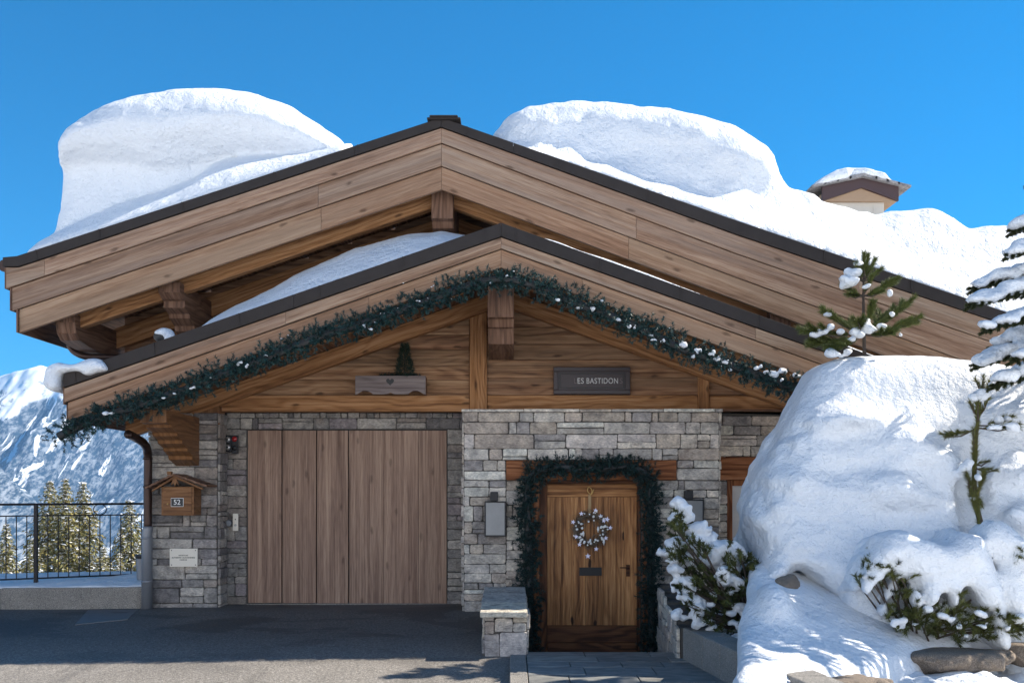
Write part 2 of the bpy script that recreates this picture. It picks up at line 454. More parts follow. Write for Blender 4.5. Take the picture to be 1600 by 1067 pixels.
STONES = [(.33, .325, .315), (.40, .39, .37), (.29, .285, .28), (.44, .42, .39), (.22, .215, .22), (.37, .355, .35), (.33, .30, .275), (.48, .465, .435)]
def stone_face(mb, rects, org, ud, vd, nd, rnd, palette=STONES, depth=.035, gap=.003):
    """each stone a cushion-edged block standing out of the mortar; org/ud/vd/nd place the face"""
    O, U, Vv, Nn = Vector(org), Vector(ud), Vector(vd), Vector(nd)
    for (a, b, c, d) in rects:
        w, h = b-a, d-c; g = gap*rnd.uniform(.6, 1.6)
        j = lambda s: rnd.uniform(-s, s)
        r = min(.012, w*.12, h*.12)
        base = [(a+g, c+g), (a+w*.5, c+g+j(.003)), (b-g, c+g), (b-g+j(.003), c+h*.5), (b-g, d-g), (a+w*.5, d-g+j(.003)), (a+g, d-g), (a+g+j(.003), c+h*.5)]
        base = [(x+j(.0045), y+j(.0045)) for x, y in base]
        cut = []                                        # round the corners
        for i, (x, y) in enumerate(base):
            if i % 2 == 0:
                px_, py_ = base[i-1]; qx, qy = base[(i+1) % 8]
                k = r*rnd.uniform(.4, 1.5)
                l1 = math.hypot(px_-x, py_-y); l2 = math.hypot(qx-x, qy-y)
                cut.append((x+(px_-x)/l1*k, y+(py_-y)/l1*k)); cut.append((x+(qx-x)/l2*k, y+(qy-y)/l2*k))
            else: cut.append((x, y))
        cx, cy = (a+b)/2, (c+d)/2; dp = depth*rnd.uniform(.45, 1.1)
        t = rnd.choice(palette); k = rnd.uniform(.85, 1.15); col = tuple(q*k for q in t)
        rings = []
        for ins, dd in ((0, 0), (.001, dp*.7), (.005, dp*.93), (.016, dp)):
            rings.append([(x+(cx-x)*min(.5, ins/max(w, h)*2.2), y+(cy-y)*min(.5, ins/h*1.4), dd) for x, y in cut])
        tilt = (j(.03), j(.05)); n = len(cut)
        def pt(q):
            x, y, e = q
            if e > 0: e += tilt[0]*(x-cx)+tilt[1]*(y-cy)
            return tuple(O+U*x+Vv*y+Nn*e)
        for i in range(3):
            for q in range(n):
                q2 = (q+1) % n
                mb.face([pt(rings[i][q]), pt(rings[i][q2]), pt(rings[i+1][q2]), pt(rings[i+1][q])], c=col)
        ctr = (cx, cy, dp+rnd.uniform(-.002, .006))
        for q in range(n): mb.face([pt(rings[3][q]), pt(rings[3][(q+1) % n]), pt(ctr)], c=col)

FRONT = lambda y: ((0, y, 0), (1, 0, 0), (0, 0, 1), (0, -1, 0))
def RIGHT(x): return ((x, 0, 0), (0, 1, 0), (0, 0, 1), (1, 0, 0))      # face looking to +x, u = y
def LEFT(x): return ((x, 0, 0), (0, -1, 0), (0, 0, 1), (-1, 0, 0))     # face looking to -x, u = -y

def stone_wall(name, parts, backing, parent, seed, palette=STONES, **kw):
    rnd = random.Random(seed); mb = MB()
    for rect, frame in parts:
        stone_face(mb, stone_rects(*rect, rnd, **kw), *frame, rnd, palette)
    nb = len(mb.f)
    for a, b in backing: mb.box(a, b, mi=1)
    return mb.build(name, [M['stone'], M['grout']], parent)

YG, YP, YE, YR = 13.0, 12.6, 12.2, 12.85          # garage wall, left pillar, entry wall, recessed right wall
chalet = thing('chalet', (-.1, 12.2, 0), 'alpine chalet of grey split stone and weathered timber under a double gable roof', 'house')

xpL, xpR = PX(235, YP), PX(340, YP); ztop = 2.372
xe0, xe1 = PX(725, YE), PX(1123, YE); zE = PZ(644, YE)
gx0, gx1, gz = PX(387, YG), PX(698, YG), PZ(671, YG)
dx0, dx1, dz0, dz1 = PX(843, YE), PX(1003, YE), -.60, PZ(750, YE)
lz0, lz1 = PZ(750, YE), PZ(719, YE); lx0, lx1 = PX(791, YE), PX(1056, YE)

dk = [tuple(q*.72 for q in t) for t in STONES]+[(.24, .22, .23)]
stone_wall('stone_pillar', [((xpL, xpR, -.05, ztop), FRONT(YP)), ((YP+.01, YG-.04, -.05, ztop), RIGHT(xpR)), ((-19, -YP, -.05, ztop), LEFT(xpL))],
           [((xpL, YP, -.3), (xpR, YG+.3, ztop)), ((xpL, YG+.3, -3), (xpL+.4, 19, ztop))], chalet, 3, palette=[tuple(q*.92 for q in t) for t in STONES])
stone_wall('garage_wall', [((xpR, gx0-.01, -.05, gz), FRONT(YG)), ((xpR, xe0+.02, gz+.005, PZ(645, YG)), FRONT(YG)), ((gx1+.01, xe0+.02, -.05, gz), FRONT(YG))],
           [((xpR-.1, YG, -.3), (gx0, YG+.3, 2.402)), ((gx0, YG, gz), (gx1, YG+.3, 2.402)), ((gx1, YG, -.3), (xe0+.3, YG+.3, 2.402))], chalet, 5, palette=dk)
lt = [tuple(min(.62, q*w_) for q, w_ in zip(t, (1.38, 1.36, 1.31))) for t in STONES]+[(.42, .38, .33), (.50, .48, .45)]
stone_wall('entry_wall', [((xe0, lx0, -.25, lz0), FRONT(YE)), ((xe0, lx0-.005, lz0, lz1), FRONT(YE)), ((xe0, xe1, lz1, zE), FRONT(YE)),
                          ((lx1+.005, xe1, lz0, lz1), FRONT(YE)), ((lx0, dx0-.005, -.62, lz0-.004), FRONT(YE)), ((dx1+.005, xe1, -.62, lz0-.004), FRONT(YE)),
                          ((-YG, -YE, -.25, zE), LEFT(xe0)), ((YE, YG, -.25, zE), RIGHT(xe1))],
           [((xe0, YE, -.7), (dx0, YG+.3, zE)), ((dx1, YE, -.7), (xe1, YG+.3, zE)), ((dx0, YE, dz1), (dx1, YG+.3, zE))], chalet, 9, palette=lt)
stone_wall('recessed_wall', [((xe1, 5.3, PZ(713, YR), PZ(650, YR)), FRONT(YR)), ((xe1, PX(1136, YR), -.3, PZ(713, YR)), FRONT(YR)), ((3.55, 5.3, -.3, PZ(713, YR)), FRONT(YR))],
           [((xe1, YR, PZ(713, YR)), (5.3, YR+.3, ztop+.02)), ((xe1, YR, -.3), (PX(1136, YR), YR+.3, PZ(713, YR))), ((3.55, YR, -.3), (5.3, YR+.3, PZ(713, YR)))], chalet, 12, palette=lt)
mb = MB(); x = xe0-.03
while x < xe1+.03:
    w = min(random.uniform(.35, .8), xe1+.04-x)
    mb.box((x+.003, YE-.055, zE+random.uniform(0, .003)), (x+w-.003, YE+.5, zE+.035+random.uniform(-.004, .004)), c=random.choice(lt)); x += w
mb.build('coping', M['stone'], chalet, bevel=.005)

# right window, its lintel
mb = MB(); mb.box((xe1+.02, YR-.05, PZ(750, YR)), (5.3, YR+.2, PZ(714, YR))); mb.build('window_lintel', M['lintel'], chalet, bevel=.01)
w0, w1, wz0, wz1 = PX(1136, YR), 3.5, .35, PZ(750, YR)
mb = MB()
for a, b in (((w0, wz0), (w0+.07, wz1)), ((w1-.07, wz0), (w1, wz1)), ((w0+.072, wz1-.07), (w1-.072, wz1)), ((w0+.072, wz0), (w1-.072, wz0+.07))):
    mb.box((a[0], YR+.01, a[1]), (b[0], YR+.10, b[1]), g=(0, 0, 1))
fr = mb.build('window', M['lintel'], chalet, bevel=.005)
mb = MB(); mb.box((w0+.06, YR+.06, wz0+.06), (w1-.06, YR+.07, wz1-.06))
mb.build('pane', plain('pale_window_pane', (.55, .54, .52), .15, 0, .3, 3), fr)

# ------------------------------------------------------------------ garage door: six boards, three of them hinged leaves
gd = link(bpy.data.objects.new('garage_door', None)); gd.location = (gx0, YG, 0); put(gd, chalet)
cuts = [387, 441, 495, 545, 600, 654, 698]
for i in range(6):
    a, b = PX(cuts[i], YG), PX(cuts[i+1], YG); mb = MB(); k = random.uniform(.9, 1.08)
    mb.box((a+(.007 if i < 4 else .0015), YG-.015-(.004 if i < 3 else .0), .015-.02*i/6), (b-(.007 if i < 3 else .0015), YG+.03, gz-.012), g=(0, 0, 1), c=(k, k*.99, k*.985))
    mb.build('panel', M['garage'], gd, bevel=.003)
mb = MB(); mb.box((gx0, YG+.04, -.1), (gx1, YG+.08, gz)); mb.build('backing', M['black'], gd)

# ------------------------------------------------------------------ entrance door
YD = YE+.16
door = link(bpy.data.objects.new('entrance_door', None)); door.location = (PX(924, YD), YD, -.55); put(door, chalet)
a0, a1 = PX(855, YD), PX(995, YD); t0, t1 = -.55, PZ(756, YD)
zt, zb = PZ(776, YD), PZ(977, YD)
mb = MB(); edges = [855, 877, 897, 915, 943, 963, 975, 995]
for i in range(7):
    k = random.uniform(.82, 1.15)
    mb.box((PX(edges[i], YD)+.0012, YD+random.uniform(0, .003), zb+.003), (PX(edges[i+1], YD)-.0012, YD+.05, zt-.003), g=(0, 0, 1), c=(k, k, k))
mb.build('door_planks', M['door'], door, bevel=.002)
mb = MB(); mb.box((a0, YD-.01, zt), (a1, YD+.05, t1)); mb.build('top_rail', M['door'], door, bevel=.004)
mb = MB(); mb.box((a0, YD-.012, PZ(1003, YD)), (a1, YD+.05, zb)); mb.box((a0, YD-.02, t0), (a1, YD+.05, PZ(1003, YD)-.004)); mb.build('bottom_rail', M['door_dark'], door, bevel=.004)
mb = MB(); mb.box((dx0, YD+.06, -.6), (dx1, YD+.09, dz1)); mb.build('door_back', M['black'], door)
mb = MB()
mb.box((PX(905, YD), YD-.012, PZ(899, YD)), (PX(940, YD), YD-.0015, PZ(886, YD))); mb.box((PX(907, YD), YD-.016, PZ(896, YD)), (PX(938, YD), YD-.013, PZ(888, YD)))
mb.build('letter_slot', M['black'], door, bevel=.002)
mb = MB()
mb.box((PX(978, YD), YD-.014, PZ(900, YD)), (PX(984, YD), YD-.002, PZ(882, YD))); mb.tube([(PX(981, YD), YD-.01, PZ(886, YD)), (PX(981, YD), YD-.055, PZ(886, YD)), (PX(968, YD), YD-.058, PZ(886, YD))], .007, 8)
mb.build('handle', M['door_dark'], door)
for xa, xb in ((dx0, a0-.003), (a1+.003, dx1)):
    mb = MB(); mb.box((xa, YD-.05, -.6), (xb, YD+.08, dz1), g=(0, 0, 1)); mb.build('door_post', M['door_dark'], door, bevel=.006)
mb = MB(); mb.box((a0, YD-.05, t1+.003), (a1, YD+.08, dz1)); mb.build('door_head', M['door_dark'], door, bevel=.006)
for xa, xb in ((dx0-.10, dx0-.004), (dx1+.004, dx1+.09)):
    mb = MB(); mb.box((xa, YE-.055, -.6), (xb, YE-.006, lz0-.004), g=(0, 0, 1)); mb.build('door_trim', M['lintel'], door, bevel=.004)
mb = MB(); mb.box((lx0, YE-.06, lz0), (lx1, YE+.15, lz1)); mb.build('door_lintel', M['lintel'], chalet, bevel=.012)

# ------------------------------------------------------------------ lower gable: timber wall
YW = 12.75
AX, SL, SR = PX(783, 11.2), .3525, .3590          # lower ridge x, slopes to the left and to the right
def zlow(x, zr): return zr-(SL*(AX-x) if x < AX else SR*(x-AX))
ZR_TOP, ZR_UND = PZ(350, 11.2), PZ(410, 11.2)     # ridge heights of the lower roof: top and underside
def clip_row(z0, z1, xl, xr, zr, ax, sl, sr):
    """the part of a board row under two slopes, as one polygon"""
    L0 = max(xl, ax-(zr-z0)/sl); R0 = min(xr, ax+(zr-z0)/sr)
    if L0 >= R0: return None
    L1 = max(xl, ax-(zr-z1)/sl); R1 = min(xr, ax+(zr-z1)/sr)
    pts = [(L0, z0), (R0, z0)]
    if L1 >= R1: pts.append((ax, min(z1, zr)))
    else:
        if xr < ax+(zr-z1)/sr or R1 < R0-1e-6 and xr > R0-1e-6: pass
        if R1 == xr or R1 < R0:
            if R0 == xr and R1 < xr: pts.append((xr, zr-sr*(xr-ax)))
        pts.append((R1, z1)); pts.append((L1, z1))
        if L0 == xl and L1 > xl: pts.append((xl, zr-sl*(ax-xl)))
    return pts
def plank_rows(zs, xl, xr, zr, ax, sl, sr, y, mat, name, parent, splits=()):
    mb = MB()
    for z0, z1 in zip(zs[:-1], zs[1:]):
        p = clip_row(z0+.002, z1-.002, xl, xr, zr, ax, sl, sr)
        if not p: break
        k = random.uniform(.78, 1.18); w = random.uniform(.95, 1.05)
        mb.prism(p, y+random.uniform(-.006, .006), y+.06, g=(1, 0, 0), c=(k, k*w, k*w*.97))
    mb.build(name, mat, parent, bevel=.004)
zb0 = PZ(617, YW-.04)
rows = [zb0]
for h in (.19, .17, .21, .18, .22, .2, .2, .22, .2, .2): rows.append(rows[-1]+h)
xs_l, xs_r = PX(300, YW), PX(1330, YW)
plank_rows(rows, xs_l, PX(733, YW), ZR_UND, AX, SL, SR, YW+.03, M['planks'], 'gable_planks', chalet)
rows2 = [zb0]
for h in (.21, .23, .19, .21, .2, .23, .2, .22, .2, .2): rows2.append(rows2[-1]+h)
plank_rows(rows2, PX(760, YW), xs_r, ZR_UND, AX, SL, SR, YW, M['planks'], 'gable_planks', chalet)
mb = MB(); mb.box((PX(315, YW), YW-.04, PZ(643, YW)), (PX(734, YW), YW+.15, zb0-.003)); mb.build('sill_beam', M['beam'], chalet, bevel=.012)
mb = MB(); mb.box((PX(761, YW), YW-.04, PZ(640, YW)), (PX(1090, YW), YW+.15, zb0-.003)); mb.box((PX(1108, YW), YW-.01, PZ(640, YW)), (xs_r, YW+.15, zb0-.003)); mb.build('sill_beam', M['beam'], chalet, bevel=.012)
mb = MB(); mb.box((PX(734, YW), YW-.07, PZ(641, YW)), (PX(761, YW), YW+.1, PZ(455, YW)), g=(0, 0, 1)); mb.build('king_post', M['beam'], chalet, bevel=.01)
mb = MB(); mb.box((PX(1090, YW), YW-.06, PZ(641, YW)), (PX(1107, YW), YW+.1, PZ(570, YW)), g=(0, 0, 1)); mb.build('short_post', M['beam'], chalet, bevel=.01)
# dark backing behind the gaps
mb = MB(); mb.prism([(xs_l, 2.43), (xs_r, 2.43), (xs_r, zlow(xs_r, ZR_UND)), (AX, ZR_UND), (xs_l, zlow(xs_l, ZR_UND))], YW+.1, YW+.2); mb.build('wall_core', M['black'], chalet)
mb = MB(); mb.box((xpL, YW-.03, 2.404), (5.2, 13.3, 2.428), g=(1, 0, 0)); mb.build('wall_soffit', M['dark_beam'], chalet)
# rafters lying on the gable wall
for sgn in (-1, 1):
    xe = -4.72 if sgn < 0 else 4.30; sl = SL if sgn < 0 else SR
    for yy0, yy1, dz, th in ((YW-.16, YW-.02, .0, .215), (11.35, 11.5, .0, .14)):
        z0 = ZR_UND+.0; za = z0-sl*abs(xe-AX)
        mb = MB(); mb.prism([(AX+sgn*.002, z0-.01), (xe, za-.01), (xe, za-th), (AX+sgn*.002, z0-th)], yy0, yy1, g=(1, 0, -sgn*sl)); mb.build('rafter', M['beam'], chalet, bevel=.01)

# ------------------------------------------------------------------ roofs
def seg_board(mb, xa, za0, za1, xb, zb0, zb1, y0, y1, c):
    """a sloping board between x=xa and x=xb, top/bottom heights at both ends"""
    g = (xb-xa, 0, zb0-za0)
    mb.prism([(xa, za0), (xb, zb0), (xb, zb1), (xa, za1)], y0, y1, g=g, c=c)
def joints(xa, xb, n, rnd):
    ks = sorted(rnd.uniform(.08, .95) for _ in range(n)); return [0]+ks+[1]
def fascia(name, parent, Y, thick, line_t, line_b, ax, mat, seed, n=2, c0=1.0, step=0.0, end_l=None, end_r=None):
    """boards left and right of the ridge. line_t/line_b: functions x -> z (top / bottom)"""
    rnd = random.Random(seed)
    for side in (-1, 1):
        e = end_l if side < 0 else end_r
        ks = joints(ax, e, n, rnd); mb = MB()
        for k0, k1 in zip(ks[:-1], ks[1:]):
            xa, xb = ax+(e-ax)*k0, ax+(e-ax)*k1; xa += side*.0012; xb -= side*.0012
            k = c0*rnd.uniform(.9, 1.1); w = rnd.uniform(.97, 1.03)
            xm = [xa+(xb-xa)*i/4 for i in range(5)]; xm = sorted(set(xm+[q for q in getattr(line_t, 'xs', [])+getattr(line_b, 'xs', []) if min(xa, xb)+.01 < q < max(xa, xb)-.01]), reverse=xb < xa); of = (rnd.uniform(0, 50), rnd.uniform(0, 50))
            gp_ = 0 if mat == M['roofmetal'] else .010; top = [(x, line_t(x)-gp_) for x in xm]; bot = [(x, line_b(x)) for x in xm]
            mb.prism(top+bot[::-1], Y-step, Y-step+thick, g=(side, 0, (line_t(xb)-line_t(xa))/abs(xb-xa)), c=(k, k*w, k*w*.98), off=of)
        mb.build(name, mat, parent, bevel=.003)
def L(Y, *pts):
    xs = [PX(p[0], Y) for p in pts]; zs = [PZ(p[1], Y) for p in pts]
    def f(x):
        if x <= xs[0]: return zs[0]+(x-xs[0])*(zs[1]-zs[0])/(xs[1]-xs[0])
        if x >= xs[-1]: return zs[-1]+(x-xs[-1])*(zs[-1]-zs[-2])/(xs[-1]-xs[-2])
        return float(np.interp(x, xs, zs))
    f.xs = list(xs)
    return f
# upper roof lines, measured on the fascia plane
YU = 11.7; UA = PX(690, YU)
u_top = L(YU, (8, 404), (30, 402), (690, 187), (1150, 347), (1566, 488), (1800, 567))
u_m = L(YU, (8, 418), (32, 418), (690, 201), (1150, 368), (1566, 507), (1800, 585))
u_1 = L(YU, (12, 452), (690, 225), (1150, 397), (1560, 538), (1800, 620))
u_2 = L(YU, (20, 486), (690, 260), (1150, 433), (1560, 583), (1800, 670))
u_3 = L(YU, (30, 520), (690, 296), (1150, 468), (1560, 622), (1800, 712))
uend_r = PX(1760, YU)
roofu = link(bpy.data.objects.new('main_roof', None)); roofu.location = (UA, YU, 5.6); put(roofu, chalet)
fascia('metal_edging', roofu, YU, .09, u_top, u_m, UA, M['roofmetal'], 1, 1, 1, .06, PX(8, YU), uend_r)
fascia('fascia_board', roofu, YU, .05, u_m, u_1, UA, M['fascia'], 2, 1, 1.0, .04, PX(12, YU), uend_r)
fascia('fascia_board', roofu, YU, .05, u_1, u_2, UA, M['fascia'], 3, 1, .97, .02, PX(20, YU), uend_r)
fascia('fascia_board', roofu, YU, .05, u_2, u_3, UA, M['fascia_fresh'], 4, 1, .98, .0, PX(30, YU), uend_r)
def backing(parent, Y, lt_, lb_, ax, e0, e1):
    for side, e in ((-1, e0), (1, e1)):
        xm = [ax+(e-ax)*i/6 for i in range(7)]; mb = MB(); mb.prism([(x, lt_(x)-.02) for x in xm]+[(x, lb_(x)+.02) for x in xm[::-1]], Y+.036, Y+.051); mb.build('fascia_backing', M['ink'], parent)  # black sheet added behind the board gaps to draw their shadow lines
backing(roofu, YU, u_m, u_3, UA, PX(34, YU), uend_r)
# standing seams on the metal edging
def seams(parent, Y, top, bot, xs, name='seam'):
    for x in xs:
        mb = MB(); mb.prism([(x-.006, top(x)), (x+.006, top(x)), (x+.016, bot(x)), (x+.004, bot(x))], Y-.008, Y, g=(0, 0, 1))
        mb.build(name, M['roofmetal'], parent)
seams(roofu, YU-.06, u_top, u_m, [PX(p, YU) for p in (60, 158, 287, 430, 560, 730, 870, 1010, 1285, 1420)])
# body of the roof: slab from the fascia back, soffit below
def roof_body(parent, y0, y1, top, und, xl, ax, xr, topmat, undmat, thick):
    for side, e in ((-1, xl), (1, xr)):
        mb = MB(); n = 6
        for i in range(n):
            xa, xb = ax+(e-ax)*i/n, ax+(e-ax)*(i+1)/n
            mb.prism([(xa, top(xa)-.004), (xb, top(xb)-.004), (xb, top(xb)-thick), (xa, top(xa)-thick)], y0, y1, g=(0, 1, 0))
        mb.build('roof_slab', topmat, parent)
        mb = MB(); x = ax
        while abs(x-e) > .02:
            w = min(.17, abs(e-x)); xb = x+side*w; k = random.uniform(.8, 1.15)
            mb.prism([(x+side*.002, und(x)), (xb-side*.002, und(xb)), (xb-side*.002, und(xb)-.02), (x+side*.002, und(x)-.02)], y0, y1, g=(0, 1, 0), c=(k, k, k)); x = xb
        mb.build('soffit', undmat, parent)
roof_body(roofu, YU+.052, 20, u_top, lambda x: u_2(x)-.02, PX(22, YU), UA, uend_r-.05, M['roofmetal'], M['soffit'], .2)
# eave boards closing the left end, stepped, seen edge-on
mb = MB()
for (px, l0, l1, d) in ((12, u_m, u_1, 0), (20, u_1, u_2, 0), (30, u_2, u_3, 0)):
    x = PX(px, YU); mb.box((x-.02, YU-.03, l1(x)), (x-.001, 20, l0(x)-.01), g=(0, 1, 0))
mb.build('eave_board', M['dark_beam'], roofu)
mb = MB(); mb.tube([(PX(12, YU)-.09, YU+.1, PZ(412, YU)), (PX(12, YU)-.09, 20, PZ(412, YU))], .07, 12); mb.build('gutter', M['copper'], roofu)
# ridge cap
mb = MB(); mb.box((UA-.16, YU-.10, u_top(UA)-.03), (UA+.22, YU+.8, u_top(UA)-.008)); mb.box((UA-.13, YU-.12, u_top(UA)-.01), (UA+.19, YU+.8, u_top(UA)+.010)); mb.build('ridge_cap', M['roofmetal'], roofu, bevel=.012)

# lower roof lines
YL = 11.2
l_top = L(YL, (102, 585), (783, 350), (1440, 585)); l_m = L(YL, (102, 606), (783, 371), (1440, 604))
l_1 = L(YL, (102, 629), (783, 389), (1440, 625)); l_2 = L(YL, (106, 657), (783, 418), (1440, 653))
roofl = link(bpy.data.objects.new('front_roof', None)); roofl.location = (AX, YL, 4.3); put(roofl, chalet)
XL0, XL1 = PX(102, YL), PX(1440, YL)
fascia('metal_edging', roofl, YL, .09, l_top, l_m, AX, M['roofmetal'], 11, 1, 1, .05, XL0, XL1)
fascia('fascia_board', roofl, YL, .05, l_m, l_1, AX, M['fascia'], 12, 1, 1.06, .03, XL0, XL1)
fascia('fascia_board', roofl, YL, .05, l_1, l_2, AX, M['fascia_fresh'], 13, 1, 1.0, .0, PX(106, YL), XL1)
backing(roofl, YL, l_m, l_2, AX, XL0+.06, XL1)
seams(roofl, YL-.05, l_top, l_m, [PX(p, YL) for p in (120, 243, 375, 500, 630, 758, 805, 937, 1062, 1185, 1300)])
roof_body(roofl, YL+.052, 13.28, l_top, lambda x: l_2(x)+.075, XL0+.03, AX, XL1-.03, M['roofmetal'], M['soffit'], .18)
mb = MB(); mb.box((XL0-.015, YL-.02, PZ(632, YL)), (XL0-.001, 13.2, PZ(604, YL)), g=(0, 1, 0)); mb.box((PX(106, YL)-.015, YL, PZ(659, YL)), (PX(106, YL)-.001, 13.2, PZ(633, YL)), g=(0, 1, 0)); mb.build('eave_board', M['dark_beam'], roofl)

# ------------------------------------------------------------------ upper timber wall and its rafters
YV = 13.3
def zup(x): return u_2(x)-.03
mb = MB(); z = 3.0
for i in range(20):
    h = random.uniform(.17, .23); pts = []
    xs = np.linspace(PX(195, YV), PX(1700, YV), 90)
    ok = [x for x in xs if zup(x) > z+.004]
    if not ok: break
    top = [(x, min(z+h-.004, zup(x))) for x in ok]
    k = random.uniform(.75, 1.1); mb.prism([(ok[0], z), (ok[-1], z)]+top[::-1], YV+random.uniform(-.005, .005), YV+.05, g=(1, 0, 0), c=(k, k, k*.98)); z += h
mb.build('gable_planks', M['planks'], chalet)
for yy, th, px_l in ((12.05, .17, 110), (YV-.15, .26, 150)):
    for side in (-1, 1):
        e = PX(px_l, yy) if side < 0 else PX(1600, yy); mb = MB()
        xm = [UA+(e-UA)*i/4 for i in range(5)]; xm[0] += side*.002
        f = lambda x: u_3(x)+.10
        mb.prism([(x, f(x)) for x in xm]+[(x, f(x)-th) for x in xm[::-1]], yy, yy+.14, g=(side, 0, -.34)); mb.build('rafter', M['beam'], chalet, bevel=.01)

# ------------------------------------------------------------------ purlin ends on stepped corbels
def corbel(x0, x1, yf, yw, ztop, prof, mat=M['dark_beam'], name='corbel'):
    """prof: (fraction of the way from the front to the wall, drop below ztop) of the stepped underside"""
    mb = MB(); poly = [(yf, ztop)]+[(yf+(yw-yf)*t, ztop-d) for t, d in prof]+[(yw, ztop)]
    mb.side_prism(poly, x0, x1, g=(0, 1, 0)); return mb.build(name, mat, chalet, bevel=.008)
steps = [(0, .155), (.12, .165), (.14, .20), (.30, .25), (.32, .29), (.44, .33), (.46, .375), (.60, .42), (.62, .46), (.75, .51), (.77, .56), (.90, .60), (1, .64)]
def sc(k, d=steps): return [(t, q*k) for t, q in d]
yf = 11.38
corbel(PX(219, yf), PX(260, yf), yf, YP, PZ(640, yf), sc(.93), M['mail'])
corbel(PX(762, 11.42), PX(803, 11.42), 11.42, YW, PZ(445, 11.42), [(0, .36), (.06, .365), (.1, .45), (.16, .45), (.2, .62), (.5, .64), (1, .66)])
yf = 11.9
corbel(PX(86, yf), PX(117, yf), yf, YV, PZ(490, yf), [(0, .10), (.03, .22), (.10, .29), (.3, .33), (1, .40)], M['dark_beam'])
corbel(PX(247, yf), PX(281, yf), yf, YV, PZ(440, yf), [(0, .12), (.08, .18), (.13, .19), (.13, .27), (.25, .31), (.27, .36), (.40, .42), (.42, .48), (.58, .55), (.60, .60), (1, .70)])
corbel(PX(674, yf), PX(708, yf), yf, YV, PZ(298, yf), [(0, .32), (.06, .335), (.1, .40), (.5, .45), (1, .5)])
corbel(PX(1203, yf), PX(1236, yf), yf, YV, PZ(478, yf), [(0, .30), (.06, .33), (1, .5)])
mb = MB(); mb.box((PX(150, 13), 13.0, 2.9), (PX(300, 13), 13.25, PZ(560, 13)), g=(1, 0, 0)); mb.build('wall_plate', M['dark_beam'], chalet)
mb = MB(); mb.box((PX(288, YV-.02), YV-.12, 2.9), (PX(310, YV-.02), YV-.02, PZ(450, YV)), g=(0, 0, 1)); mb.build('corner_post', M['beam'], chalet)
mb = MB(); mb.box((xpR-.55, YP+.02, ztop-.25), (xpR+.02, YW+.1, ztop+.7), g=(0, 1, 0)); mb.build('corbel_block', M['mail'], chalet)

# ------------------------------------------------------------------ gutters and rain pipes
def arc(pts, n=8):
    """smooth curve through points (Catmull-Rom)"""
    p = [Vector(q) for q in pts]; p = [p[0]*2-p[1]]+p+[p[-1]*2-p[-2]]; out = []
    for i in range(1, len(p)-2):
        for k in range(n):
            t = k/n; out.append(.5*((2*p[i])+(-p[i-1]+p[i+1])*t+(2*p[i-1]-5*p[i]+4*p[i+1]-p[i+2])*t*t+(-p[i-1]+3*p[i]-3*p[i+1]+p[i+2])*t**3))
    out.append(p[-2]); return out
mb = MB(); mb.tube(arc([P(108, 538, 12.6), P(116, 549, 12.6), P(135, 557, 12.6), P(170, 558, 12.7), P(215, 560, 12.9)]), .042, 12); mb.build('rain_pipe', M['copper'], chalet, smooth=True)
yp = 12.45; xp = PX(231, yp)
mb = MB(); mb.tube(arc([P(200, 678, 11.9), P(212, 684, 12.1), P(226, 694, 12.3), (xp, yp, PZ(712, yp)), (xp, yp, PZ(760, yp)), (xp, yp, PZ(826, yp))]), .05, 14)
for zz in (PZ(716, yp), PZ(760, yp)): mb.tube([(xp, yp, zz-.015), (xp, yp, zz+.015)], .056, 14)
mb.build('downpipe', M['copper'], chalet, smooth=True)
mb = MB(); mb.tube([(xp-.01, yp, -.1), (xp-.01, yp, PZ(832, yp)), (xp, yp, PZ(826, yp)), (xp, yp, PZ(822, yp))], [.066, .062, .062, .058], 16)
for zz in (PZ(840, yp), PZ(908, yp)): mb.tube([(xp-.01, yp, zz-.012), (xp-.01, yp, zz+.012)], .068, 16)
mb.build('pipe_guard', M['pipe_grey'], chalet, smooth=True)

# ------------------------------------------------------------------ chimney on the roof
YC = 15.2
ch = link(bpy.data.objects.new('chimney', None)); ch.location = P(1340, 335, YC); put(ch, chalet)
c0, c1 = PX(1297, YC), PX(1385, YC)
M['plaster'] = plain('pale_plaster', (.52, .48, .42), .9, 0, .12, 8)
M['clay'] = plain('tan_board', (.36, .24, .15), .8, 0, .12, 8); M['maroon'] = plain('maroon_trim', (.055, .028, .028), .5, 0, .1, 8)
mb = MB(); mb.box((c0, YC+.1, 3.5), (c1, YC+1.0, PZ(314, YC))); mb.box((c1-.16, YC+.092, 3.5), (c1-.13, YC+.101, PZ(318, YC))); mb.build('shaft', M['plaster'], ch)
mb = MB(); a, b = PX(1284, YC), PX(1403, YC)
mb.prism([(a, PZ(314, YC)), (b, PZ(314, YC)), (b, PZ(303, YC)), (PX(1346, YC), PZ(290, YC)), (a, PZ(303, YC))], YC+.02, YC+1.1); mb.build('hood', M['clay'], ch)
mb = MB()
for s_, e in ((-1, 1284), (1, 1403)):
    mb.prism([(PX(1346, YC), PZ(279, YC)), (PX(e, YC), PZ(293, YC)), (PX(e, YC), PZ(315, YC)), (PX(1346, YC), PZ(294, YC))], YC-.03, YC+.02)
mb.build('barge_board', M['maroon'], ch)
mb = MB()
for s_, e in ((-1, 1268), (1, 1416)):
    for q in range(4):
        xa = PX(1346+(e-1346)*q/4, YC); xb = PX(1346+(e-1346)*(q+1)/4+s_*3, YC); za = PZ(276+16*q/4, YC)+.0; zb_ = PZ(276+16*(q+1)/4+1, YC)
        mb.prism([(xa, za+.005*(3-q)), (xb, zb_+.005*(3-q)), (xb, zb_-.03), (xa, za-.03)], YC-.12, YC+1.2, c=(.3, .3, .31))
mb.build('slate_cover', M['stone'], ch)
